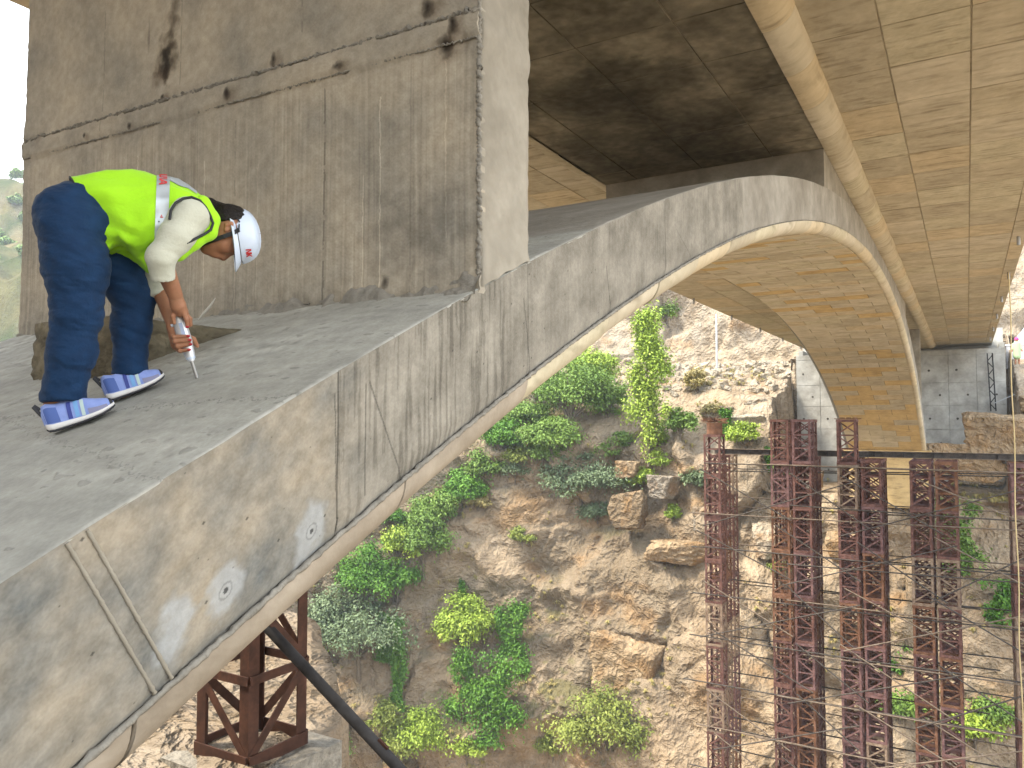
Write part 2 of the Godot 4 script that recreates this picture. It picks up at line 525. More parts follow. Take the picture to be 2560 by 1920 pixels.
func build_bridge() -> void:
	make_concrete()
	more_concrete()
	pier_sheet(); side_sheet(); top_sheet()
	rng.seed = 3
	var wob := noise(200, 0.9, 3)
	var rag := noise(201, 6.0, 3)
	var bridge := thing("concrete_bridge", "grey concrete arch bridge with slanting arch, broad pier and wide deck overhead", "bridge", Vector3.ZERO)

	# ---- arch
	var arch := holder("arch", bridge)
	var core := Shape.new()
	var rows := []
	var zs := []
	var z := 1.2
	while z > -49.0:
		zs.append(z)
		z -= 0.25
	for zz in zs:
		var y := arch_low(zz)
		var ring := [Vector3(-2.02, y + 0.595, zz), Vector3(-2.02, y, zz), Vector3(-2.2, y - 0.165, zz), Vector3(-5.92, y - 0.165, zz), Vector3(-6.10, y, zz), Vector3(-6.10, y + 0.595, zz)]
		rows.append(ring)
	for r in rows.size() - 1:
		for k in 6:
			var l := (k + 1) % 6
			core.quad(rows[r][l], rows[r][k], rows[r + 1][k], rows[r + 1][l])
	for e in [0, rows.size() - 1]:
		var q: Array = rows[e]
		core.quad(q[0], q[1], q[4], q[5]); core.quad(q[1], q[2], q[3], q[4])
	part("core", core, arch, Vector3.ZERO, mats.mortar)

	# trowelled top: the near stretch carries its own sheet, the rest plain concrete
	for stretch in [[0.6, -4.4, mats.top_face, 0.06], [-4.4, -20.0, mats.concrete, 0.25], [-28.4, -48.6, mats.concrete, 0.4]]:
		var s := Shape.new()
		var g := []
		var t := []
		zs = []
		z = stretch[0]
		while z > stretch[1] + 0.001:
			zs.append(z)
			z -= stretch[3]
		zs.append(stretch[1])
		for zz in zs:
			var row := []
			var tr := []
			var y := arch_top(zz)
			for k in 47:
				var x := lerpf(XL, XR, k / 44.0)
				var up := wob.get_noise_2d(x * 1.5, zz * 1.5) * 0.009 + rag.get_noise_2d(x, zz) * 0.003
				if x < -4.0: up += rag.get_noise_2d(x * 0.7, zz * 0.7 + 40.0) * 0.012 * clampf((-4.0 - x), 0, 1)
				if k >= 43:
					x = XR - 0.014 + rag.get_noise_2d(zz * 1.2, 5.0) * 0.005
					if k == 43: x -= 0.012
					elif k == 45: x += 0.012 + rag.get_noise_2d(zz * 5.0, 15.0) * 0.004; up -= 0.003 + 0.006 * maxf(0.0, rag.get_noise_2d(zz * 2.0, 25.0))
					elif k == 46: x += 0.0125; up -= 0.012
				row.append(Vector3(x, y + up, zz))
				tr.append(Vector2((x - XL) / 4.2, (0.6 - zz) / 5.0))
			g.append(row)
			t.append(tr)
		s.grid(g, t, true)
		part("top_face", s, arch, Vector3.ZERO, stretch[2])

	# side panels between the form joints, rounded lower edge in lengths of half pipe, ragged grout in the seam
	var cuts := [1.0, -2.12, -3.55, -4.64, -5.74, -6.93, -8.2, -9.4, -10.7, -12.1, -13.6, -15.2, -16.9, -18.7, -20.6, -22.6, -25.8, -29.0, -32.0, -35.0, -38.0, -41.0, -44.0, -46.5, -48.6]
	for k in cuts.size() - 1:
		var za: float = cuts[k] - 0.004
		var zb: float = cuts[k + 1] + 0.004
		var m := maxi(4, int((za - zb) / (0.10 if k < 5 else 0.3)))
		var s := Shape.new()
		var g := []
		var t := []
		for q in m + 3:
			var zz := lerpf(za, zb, clampf((q - 1.0) / m, 0, 1))
			var inner := 0.012 if q == 0 or q == m + 2 else 0.0
			var row := []
			var tr := []
			var off := wob.get_noise_2d(k * 3.1, 0.0) * 0.005
			for j in 11:
				var f := j / 10.0
				var x := XR - inner + off + wob.get_noise_2d(zz * 2.0, f * 2.0) * 0.004
				var y := lerpf(arch_top(zz) - 0.005 - 0.006 * maxf(0.0, rag.get_noise_2d(zz * 2.0, 25.0)), arch_low(zz) + 0.012 + rag.get_noise_2d(zz * 2.0, 9.0) * 0.006, f)
				if j == 10: x -= 0.012
				row.append(Vector3(x, y, zz))
				tr.append(Vector2((-zz - 0.2) / 8.0, f))
			g.append(row)
			t.append(tr)
		s.grid(g, t)
		part("side_panel", s, arch, Vector3.ZERO, mats.side_face if cuts[k + 1] > -8.3 else mats.concrete)
	var bends := [1.0, -0.6, -1.34, -2.52, -3.55, -4.62, -5.6, -6.6, -7.7, -8.8, -10.0, -11.2, -12.5, -13.8, -15.2, -16.7, -18.2, -19.8, -21.5, -23.3, -25.2, -27.2, -29.2, -31.2, -33.2, -35.2, -37.2, -39.0, -40.8, -42.5, -44.2, -45.8, -47.3, -48.7]
	for k in bends.size() - 1:
		var za: float = bends[k]
		var zb: float = bends[k + 1] + 0.012
		var m := maxi(4, int((za - zb) / (0.12 if k < 8 else 0.35)))
		var s := Shape.new()
		var g := []
		var r0 := 0.18 + rng.randf_range(-0.004, 0.006)
		var turn := rng.randf_range(-0.004, 0.008)
		for q in m + 3:
			var zz := lerpf(za, zb, clampf((q - 1.0) / m, 0, 1))
			var r := r0 - (0.018 if q == 0 or q == m + 2 else 0.0) + turn * (q / float(m) - 0.5)
			var row := []
			for j in 11:
				var a := lerpf(0.02, PI / 2, j / 10.0)
				row.append(Vector3(-2.18 + cos(a) * r, arch_low(zz) - sin(a) * r + wob.get_noise_3d(zz * 2, a * 2, 0) * 0.004, zz))
			row.append(Vector3(-2.215, arch_low(zz) - r + 0.02, zz))
			g.append(row)
		s.grid(g)
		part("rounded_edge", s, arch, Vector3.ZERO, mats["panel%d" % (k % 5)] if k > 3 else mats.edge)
	var grout := Shape.new()
	var gp := []
	var gr := []
	z = 0.8
	while z > -9.0:
		gp.append(Vector3(XR + 0.002 + rag.get_noise_1d(z * 9.0) * 0.006, arch_low(z) + 0.004 + rag.get_noise_1d(z * 5.0 + 90.0) * 0.006, z))
		gr.append(0.009 + 0.009 * absf(rag.get_noise_1d(z * 14.0 + 30.0)))
		z -= 0.018
	grout.path(gp, gr, 6)
	part("seam_grout", grout, arch, Vector3.ZERO, mats.mortar)
	# two raised fins where a form joint leaked
	for d in [-0.022, 0.022]:
		var fin := Shape.new()
		gp = []
		gr = []
		for q in 60:
			var f := q / 59.0
			var zz: float = lerpf(-1.16, -1.42, f) - d * 1.2
			gp.append(Vector3(XR + 0.001, lerpf(arch_top(zz) - 0.01, arch_low(zz) + 0.02, f), zz))
			gr.append(0.005 + 0.006 * absf(rag.get_noise_1d(q * 0.31 + d * 90.0)))
		fin.path(gp, gr, 7)
		part("joint_fin", fin, arch, Vector3.ZERO, mats.shaft)
	# soffit panels of the arch, in staggered courses
	z = -9.0
	var course := 0
	while z > -48.4:
		var zb := z - 0.62
		var x := -5.93 - (0.65 if course % 2 else 0.0)
		while x < -2.2:
			var xa := maxf(x, -5.93)
			var xb := minf(x + 1.30, -2.2)
			if xb - xa > 0.08:
				var ya := arch_low(z) - 0.165
				var yb := arch_low(zb) - 0.165
				var nn := Vector3(0, -(z - zb), ya - yb).normalized() * 1.0
				nn = Vector3(0, -0.62, -(ya - yb)).normalized() if true else nn
				var s := slab_panel([Vector3(xa, ya, z), Vector3(xa, yb, zb), Vector3(xb, yb, zb), Vector3(xb, ya, z)], nn, 0.02 + rng.randf_range(-0.004, 0.004), 0.006)
				var pick := rng.randi_range(0, 6)
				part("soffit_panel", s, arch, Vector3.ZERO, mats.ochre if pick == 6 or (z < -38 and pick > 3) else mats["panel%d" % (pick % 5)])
			x += 1.30
		z = zb
		course += 1

	var skew := Shape.new()
	skew.box(Vector3(-4.06, -3.3, -49.6), Vector3(4.6, 3.2, 2.6))
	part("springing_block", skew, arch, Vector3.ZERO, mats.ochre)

	# ---- pier
	var pier := holder("pier", bridge)
	var face := Shape.new()
	var g := []
	var t := []
	for j in 121:
		var y := lerpf(0.585, 3.1, j / 120.0)
		if j == 120: y = SOFFIT + 0.01
		var row := []
		var tr := []
		for k in 95:
			var x := lerpf(XL, XR, clampf((k - 3) / 88.0, 0, 1))
			var zz := -3.07 + wob.get_noise_2d(x, y) * 0.008
			# the joint stands out as a lip with a broken upper edge
			var b := y - lerpf(1.975, 1.865, (x - XL) / 4.12) + wob.get_noise_2d(x * 0.8, 3.0) * 0.012
			if b > 0.0 and b < 0.13: zz += 0.018 + rag.get_noise_2d(x * 2.0, y * 2.0) * 0.006
			elif b >= 0.13 and b < 0.30: zz += 0.008 * (0.30 - b) / 0.17
			if absf(b - 0.135) < 0.02: zz -= 0.02 * absf(rag.get_noise_2d(x * 4.0, 7.0))
			if y < 0.85: zz += (rag.get_noise_2d(x * 2.0, y * 2.0) + 0.3) * 0.02 * clampf((0.85 - y) * 3.0, 0, 1)
			if k <= 3: x += rag.get_noise_2d(y * 3.0, 1.0) * 0.014
			if k >= 91: x += rag.get_noise_2d(y * 3.0, 2.0) * 0.012
			if k == 0 or k == 94: zz -= 0.05
			elif k == 1 or k == 93: zz -= 0.016
			elif k == 2 or k == 92: zz -= 0.003 + 0.006 * absf(rag.get_noise_2d(y * 5.0, 4.0))
			row.append(Vector3(x, y, zz))
			tr.append(Vector2((x - XL) / 4.12, (3.15 - minf(y, 3.12)) / 2.9))
		g.append(row)
		t.append(tr)
	face.grid(g, t)
	part("broad_face", face, pier, Vector3.ZERO, mats.pier_face)
	var shaft := Shape.new()
	g = []
	for j in 91:
		var row := []
		for k in 15:
			var zz := lerpf(-3.085, -3.55, clampf((k - 1) / 11.0, 0, 1))
			var y := lerpf(arch_top(zz) + 0.005 + rag.get_noise_1d(zz * 4.0) * 0.02, SOFFIT, j / 90.0)
			var x := XR + 0.004 + wob.get_noise_2d(zz * 3.0, y) * 0.005
			var b := y - 1.92
			if b > -0.07 and b < 0.07: x += 0.012 + rag.get_noise_2d(zz * 3, y * 3) * 0.003
			if y < 0.86: x += 0.010
			if k >= 12: zz += rag.get_noise_2d(y * 3.0, 8.0) * 0.012
			if k == 0: x -= 0.03
			if k == 13: x -= 0.02
			if k == 14: x -= 0.25
			row.append(Vector3(x, y, zz))
		g.append(row)
	shaft.grid(g, [], true)
	shaft.box(Vector3(-4.06, 2.55, -3.32), Vector3(4.09, 4.27, 0.455))
	part("shaft", shaft, pier, Vector3.ZERO, mats.shaft)
	# the ragged grout fin down the right arris
	var fin := Shape.new()
	gp = []
	gr = []
	for q in 420:
		var y := 0.7 + q * 0.0065
		gp.append(Vector3(XR - 0.002 + rag.get_noise_1d(q * 0.11) * 0.014, y, -3.074 + rag.get_noise_1d(q * 0.13 + 70) * 0.012))
		gr.append(0.008 + 0.016 * absf(rag.get_noise_1d(q * 0.21 + 20)))
	fin.path(gp, gr, 6)
	part("grout_fin", fin, pier, Vector3.ZERO, mats.mortar)
	# broken laitance along both edges of the construction joint
	for e in 2:
		var lip := Shape.new()
		gp = []
		gr = []
		for q in 520:
			var f := q / 519.0
			gp.append(Vector3(lerpf(XL + 0.02, XR - 0.01, f), lerpf(1.975, 1.865, f) + (0.135 if e else 0.0) + rag.get_noise_1d(q * 0.10 + e * 50) * 0.014, -3.062 + rag.get_noise_1d(q * 0.17 + 30 + e * 9) * 0.008))
			gr.append(0.003 + (0.020 if e else 0.009) * maxf(0.0, rag.get_noise_1d(q * 0.19 + e * 70) + 0.25))
		lip.path(gp, gr, 6)
		part("joint_lip", lip, pier, Vector3.ZERO, mats.mortar)
	# rough mortar along the foot
	var foot := Shape.new()
	g = []
	for q in 300:
		var x := lerpf(-6.1, -1.99, q / 299.0)
		var row := []
		var fat := 0.62 + 0.55 * wob.get_noise_1d(q * 0.035) + 0.2 * wob.get_noise_1d(q * 0.09 + 60)
		fat = clampf(fat, 0.3, 0.72) * (1.0 + 0.35 * clampf((x + 4.2) * 0.8, 0, 1))
		for k in 9:
			var f := k / 8.0
			var zz := -3.09 + f * 0.16 * fat
			var y := arch_top(zz) - 0.03 + (1.0 - f) * (1.0 - f) * 0.13 * fat + wob.get_noise_2d(q * 0.07, k * 0.45) * 0.03 + wob.get_noise_2d(q * 0.22, k * 1.1) * 0.008
			row.append(Vector3(x, y, zz + wob.get_noise_2d(q * 0.08 + 50, k * 0.5) * 0.03))
		g.append(row)
	foot.grid(g)
	part("mortar_bed", foot, pier, Vector3.ZERO, mats.mortar)
	# far pier, its twin near the other springing
	var twin := Shape.new()
	twin.box(Vector3(-4.06, 2.9, -45.1), Vector3(4.08, 3.66, 0.48))
	part("far_pier", twin, bridge, Vector3.ZERO, mats.shaft)

	# ---- deck
	var deck := holder("deck", bridge)
	var slab := Shape.new()
	slab.box(Vector3(-4.06, 5.13, -24.2), Vector3(11.10, 0.36, 66.6))
	slab.box(Vector3(-4.06, 4.85, -24.2), Vector3(4.12, 0.28, 66.4))
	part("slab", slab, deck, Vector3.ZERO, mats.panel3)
	for x in [1.36, -9.48]:  # parapets out of view, added for the shade they give
		var shade_kerb := Shape.new()
		shade_kerb.box(Vector3(x, 5.62, -24.2), Vector3(0.22, 0.62, 66.6))
		part("parapet", shade_kerb, deck, Vector3.ZERO, mats.concrete)
	# dark middle soffit
	z = -1.4
	while z > -13.9:
		var zb := maxf(z - 1.2, -14.05)
		var edges := [-6.11, -5.43, -4.15, -2.88, -2.01]
		for k in 4:
			var s := slab_panel([Vector3(edges[k], 4.712, z), Vector3(edges[k], 4.712, zb), Vector3(edges[k + 1], 4.712, zb), Vector3(edges[k + 1], 4.712, z)], Vector3.DOWN, 0.02 + rng.randf_range(-0.003, 0.003), 0.004)
			part("soffit_panel", s, deck, Vector3.ZERO, mats.mould)
		z = zb
	# wings: panels between the formwork seams
	for side in [0, 1]:
		var edges := [-1.66, -0.82, 0.16, 1.13, 1.485] if side == 0 else [-9.605, -9.2, -8.2, -7.2, -6.46]
		z = -3.6 if side == 0 else -2.2
		while z > -57.3:
			var zb := maxf(z - 1.36 - rng.randf_range(-0.08, 0.08), -57.45)
			for k in 4:
				if side == 1 and k == 0 and z < -12: continue
				var xa: float = edges[k] if not (side == 1 and k == 1 and z < -12) else edges[0]
				var dz := rng.randf_range(-0.05, 0.05)
				var s := slab_panel([Vector3(xa, 4.952, z), Vector3(xa, 4.952, zb), Vector3(edges[k + 1], 4.952, zb), Vector3(edges[k + 1], 4.952, z)], Vector3.DOWN, 0.024 + rng.randf_range(-0.005, 0.005), 0.006)
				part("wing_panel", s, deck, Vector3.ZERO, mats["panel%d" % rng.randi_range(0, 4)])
			z = zb
	# rounded edges under the webs
	for side in [0, 1]:
		z = -1.2
		while z > -57.2:
			var zb := maxf(z - (1.4 + rng.randf_range(-0.15, 0.15)), -57.4)
			var s := Shape.new()
			var rr := []
			var fat := rng.randf_range(-0.008, 0.010)
			for q in 5:
				var inner := 0.025 if q == 0 or q == 4 else 0.0
				var zz := lerpf(z, zb, [0.0, 0.02, 0.5, 0.98, 1.0][q])
				var row := []
				for j in 13:
					var a := lerpf(-0.10, PI / 2, j / 12.0)
					var x := -1.985 + sin(a) * (0.345 + fat - inner) + wob.get_noise_3d(zz, j * 0.3, side * 9.0) * 0.006
					var y := SOFFIT + 0.25 - cos(a) * (0.275 + fat - inner)
					if side == 1: x = -8.12 - x
					row.append(Vector3(x, y, zz))
				rr.append(row)
			s.grid(rr, [], side == 1)
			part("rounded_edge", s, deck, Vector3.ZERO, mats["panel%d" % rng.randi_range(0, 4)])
			z = zb
	# solid crown between arch and deck
	var crown := Shape.new()
	z = -14.0
	while z > -34.39:
		var zb := maxf(z - 0.6, -34.4)
		var ya := minf(arch_top(z) - 0.03, 4.8)
		var yb := minf(arch_top(zb) - 0.03, 4.8)
		crown.quad(Vector3(-2.025, ya, z), Vector3(-2.025, yb, zb), Vector3(-2.025, 4.9, zb), Vector3(-2.025, 4.9, z))
		crown.quad(Vector3(-6.095, yb, zb), Vector3(-6.095, ya, z), Vector3(-6.095, 4.9, z), Vector3(-6.095, 4.9, zb))
		z = zb
	crown.quad(Vector3(-6.095, arch_top(-14.0) - 0.05, -14.0), Vector3(-2.025, arch_top(-14.0) - 0.05, -14.0), Vector3(-2.025, 4.9, -14.0), Vector3(-6.095, 4.9, -14.0))
	crown.quad(Vector3(-2.025, arch_top(-34.4) - 0.05, -34.4), Vector3(-6.095, arch_top(-34.4) - 0.05, -34.4), Vector3(-6.095, 4.9, -34.4), Vector3(-2.025, 4.9, -34.4))
	part("crown_wall", crown, bridge, Vector3.ZERO, mats.shaft)
	# drain pipes along both deck edges
	var pipe := Shape.new()
	pipe.path([Vector3(0, 0.16, 0), Vector3(0, -0.16, 0)], [0.045, 0.045], 10, false)
	pipe.path([Vector3(0, -0.16, 0), Vector3(0, 0.15, 0)], [0.036, 0.036], 10, true)
	var pm := pipe.mesh(mats.pipe)
	for k in 8:
		for x in [1.30, -9.42]:
			part("drain_pipe", pm, deck, Vector3(x, 4.86, -12.9 - 5.83 * k))

	# rough levelling block the tester stands in front of
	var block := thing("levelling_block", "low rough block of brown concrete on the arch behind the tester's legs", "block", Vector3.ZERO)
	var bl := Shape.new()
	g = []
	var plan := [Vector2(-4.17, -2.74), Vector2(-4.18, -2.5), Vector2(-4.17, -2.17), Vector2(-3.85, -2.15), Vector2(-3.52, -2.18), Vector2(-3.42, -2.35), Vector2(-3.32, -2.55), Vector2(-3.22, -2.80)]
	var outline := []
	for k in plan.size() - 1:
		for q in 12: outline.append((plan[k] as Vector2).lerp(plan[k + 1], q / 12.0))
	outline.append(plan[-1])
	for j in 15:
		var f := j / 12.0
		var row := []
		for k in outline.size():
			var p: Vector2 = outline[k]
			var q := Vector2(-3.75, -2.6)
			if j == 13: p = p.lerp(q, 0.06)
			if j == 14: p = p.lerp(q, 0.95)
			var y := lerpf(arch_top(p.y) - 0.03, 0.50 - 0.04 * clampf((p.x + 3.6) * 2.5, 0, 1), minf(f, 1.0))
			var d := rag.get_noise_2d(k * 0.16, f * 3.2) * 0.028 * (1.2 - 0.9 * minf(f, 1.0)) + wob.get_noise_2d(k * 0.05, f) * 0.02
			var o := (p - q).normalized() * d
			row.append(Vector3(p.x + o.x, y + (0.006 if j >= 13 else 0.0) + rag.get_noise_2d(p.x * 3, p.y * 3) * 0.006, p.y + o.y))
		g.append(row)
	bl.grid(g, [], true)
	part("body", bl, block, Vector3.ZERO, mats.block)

	# ---- far abutment wall: cast in square lifts with dark discs painted in place of tie holes
	var ab := thing("abutment_wall", "pale grey concrete abutment wall of square lifts at the far deck end", "wall", Vector3.ZERO)
	var back := Shape.new()
	back.box(Vector3(-4.1, 0.0, -57.6), Vector3(12.5, 9.1, 1.0))
	back.box(Vector3(-4.1, 5.3, -60.6), Vector3(12.5, 1.6, 1.2))
	back.box(Vector3(-4.1, 5.16, -59.0), Vector3(11.2, 0.38, 2.7))  # unseen approach slab, added over the deck-end gap to keep it dark
	back.box(Vector3(-10.2, 4.75, -59.0), Vector3(0.3, 0.43, 2.0))
	back.box(Vector3(2.0, 4.75, -59.0), Vector3(0.3, 0.43, 2.0))
	part("backing", back, ab, Vector3.ZERO, mats.wall)
	var lifts := [4.53, 4.2, 2.42, 0.95, -0.62, -2.2, -4.4]
	var hole_discs := Shape.new()  # solid discs, the shade of a tie hole put into their colour
	hole_discs.path([Vector3(0, 0, 0.0), Vector3(0, 0, 0.02)], [0.07, 0.055], 10, true)
	var hm := hole_discs.mesh(mats.hole_shade)
	for r in lifts.size() - 1:
		var x := -10.34 + (0.0 if r % 2 else 0.0)
		while x < 2.1:
			var xb := minf(x + 1.56, 2.14)
			if xb - x > 0.2:
				var s := slab_panel([Vector3(x, lifts[r + 1], -57.1), Vector3(xb, lifts[r + 1], -57.1), Vector3(xb, lifts[r], -57.1), Vector3(x, lifts[r], -57.1)], Vector3(0, 0, 1), 0.03 + rng.randf_range(-0.008, 0.008), 0.012)
				part("wall_panel", s, ab, Vector3.ZERO, mats.wall)
				if r > 0 and xb - x > 1.0 and rng.randf() < 0.75:
					part("hole_shade_disc", hm, ab, Vector3(x + (0.45 if (r + int(x)) % 2 else 1.05), lerpf(lifts[r], lifts[r + 1], 0.55), -57.075))
			x += 1.56

# ------------------------------------------------------------------ the gorge
var land_big := noise(301, 0.045, 3)
var land_mid := noise(302, 0.16, 4)
var land_fine := noise(303, 0.9, 3)
var land_cell: FastNoiseLite
var land_cell2: FastNoiseLite
var land_chip: FastNoiseLite
var land_ridge := noise(308, 0.13, 5)
var land_tone := noise(304, 0.07, 3)
const SLOPE := [[-40.0, -39.0], [-26.0, -43.2], [-18.0, -45.2], [-12.0, -46.6], [-6.0, -48.0], [-2.6, -49.3], [-1.2, -51.0], [1.2, -54.2], [3.0, -57.4], [3.9, -59.6], [4.35, -61.5], [4.4, -65.5], [5.4, -66.6], [9.0, -68.4], [15.0, -70.5], [24.0, -75.0], [42.0, -92.0]]

func cell_noise(sd: int, freq: float, kind: int) -> FastNoiseLite:
	var f := FastNoiseLite.new()
	f.seed = sd
	f.frequency = freq
	f.noise_type = FastNoiseLite.TYPE_CELLULAR
	f.fractal_type = FastNoiseLite.FRACTAL_NONE
	f.cellular_distance_function = FastNoiseLite.DISTANCE_EUCLIDEAN
	f.cellular_return_type = kind
	f.cellular_jitter = 1.0
	return f

func slope_at(s: float) -> Vector2:   # point of the profile at metres of run
	for k in SLOPE.size() - 1:
		var a := Vector2(SLOPE[k][0], SLOPE[k][1])
		var b := Vector2(SLOPE[k + 1][0], SLOPE[k + 1][1])
		var l := a.distance_to(b)
		if s <= l: return a.lerp(b, s / l)
		s -= l
	return Vector2(SLOPE[-1][0], SLOPE[-1][1])

func slope_z(y: float) -> float:
	for k in SLOPE.size() - 1:
		if y <= SLOPE[k + 1][0]: return lerpf(SLOPE[k][1], SLOPE[k + 1][1], clampf((y - SLOPE[k][0]) / (SLOPE[k + 1][0] - SLOPE[k][0]), 0, 1))
	return SLOPE[-1][1]

func bend(x: float) -> float:   # the cliff swings towards the near bank on the far left
	return maxf(0.0, -24.0 - x) * 0.30 + maxf(0.0, -46.0 - x) * 0.3

func relief(x: float, y: float, z: float) -> float:
	var wx := x + land_mid.get_noise_3d(x, y, z) * 1.6
	var wy := y + land_mid.get_noise_3d(x + 70, y, z) * 1.3
	var block := land_cell.get_noise_3d(wx, wy * 0.75, z * 0.3)
	var crack := land_cell2.get_noise_3d(wx, wy * 0.75, z * 0.3)      # how far from the seams between blocks
	var chip := land_chip.get_noise_3d(wx * 1.1, wy, z * 0.4)
	var step := fposmod(wy * 0.13 + wx * 0.03 + land_big.get_noise_2d(x, y) * 0.9, 1.0)
	var d := land_big.get_noise_3d(x, y, z) * 3.0 + land_mid.get_noise_3d(x * 0.6, y * 0.8, z) * 0.7
	d += block * 0.7
	d += ((pow(step / 0.8, 2.0) if step < 0.8 else 1.0 - pow((step - 0.8) / 0.2, 1.5)) - 0.35) * 1.0
	d -= 0.22 * clampf(1.0 - (crack + 1.0) * 16.0, 0, 1)
	d += land_ridge.get_noise_3d(wx, wy * 1.2, z) * 0.75
	d += chip * 0.15 + land_fine.get_noise_3d(x, y, z) * 0.12
	return d

func land_point(x: float, s: float) -> Vector3:
	var p := slope_at(s)
	var flat := clampf(1.0 - absf(p.x - 4.4) * 1.2, 0, 1)
	if p.y < -64.5: flat = 0.0
	var k := 1.0 - 0.93 * flat
	var d := relief(x, p.x, p.y) * k
	if p.x > -1.5 and p.x < 4.2: d *= 0.62
	var cut := clampf((x + 10.75 + land_mid.get_noise_2d(p.x * 2.5, p.y) * 0.5 + land_fine.get_noise_2d(p.x, p.y * 1.5) * 0.25) * 2.2, 0, 1) * clampf((2.6 - x) * 1.5, 0, 1)     # dug out in front of the abutment
	if cut > 0 and p.x > -4.4 and p.x < 4.8:
		return Vector3(x, lerpf(p.x + d * 0.3, -4.3 + d * 0.1, cut), maxf(p.y, -57.6) + d * 0.3)
	return Vector3(x, p.x + d * (0.18 if p.x < -2 else 0.45), p.y + bend(x) * clampf((8.0 - p.x) / 10.0, 0, 1) + d * (1.0 if p.x < -2 or p.x > 4.8 else 0.5))

func ground_spot(x: float, y: float) -> Vector3:   # where the far cliff's surface is, for things growing out of it
	var s := 0.0
	var best := Vector3.ZERO
	var err := 1e9
	var total := 0.0
	for k in SLOPE.size() - 1:
		total += Vector2(SLOPE[k][0], SLOPE[k][1]).distance_to(Vector2(SLOPE[k + 1][0], SLOPE[k + 1][1]))
	while s < total:
		var p := land_point(x, s)
		if absf(p.y - y) < err:
			err = absf(p.y - y)
			best = p
		s += 0.2
	return best

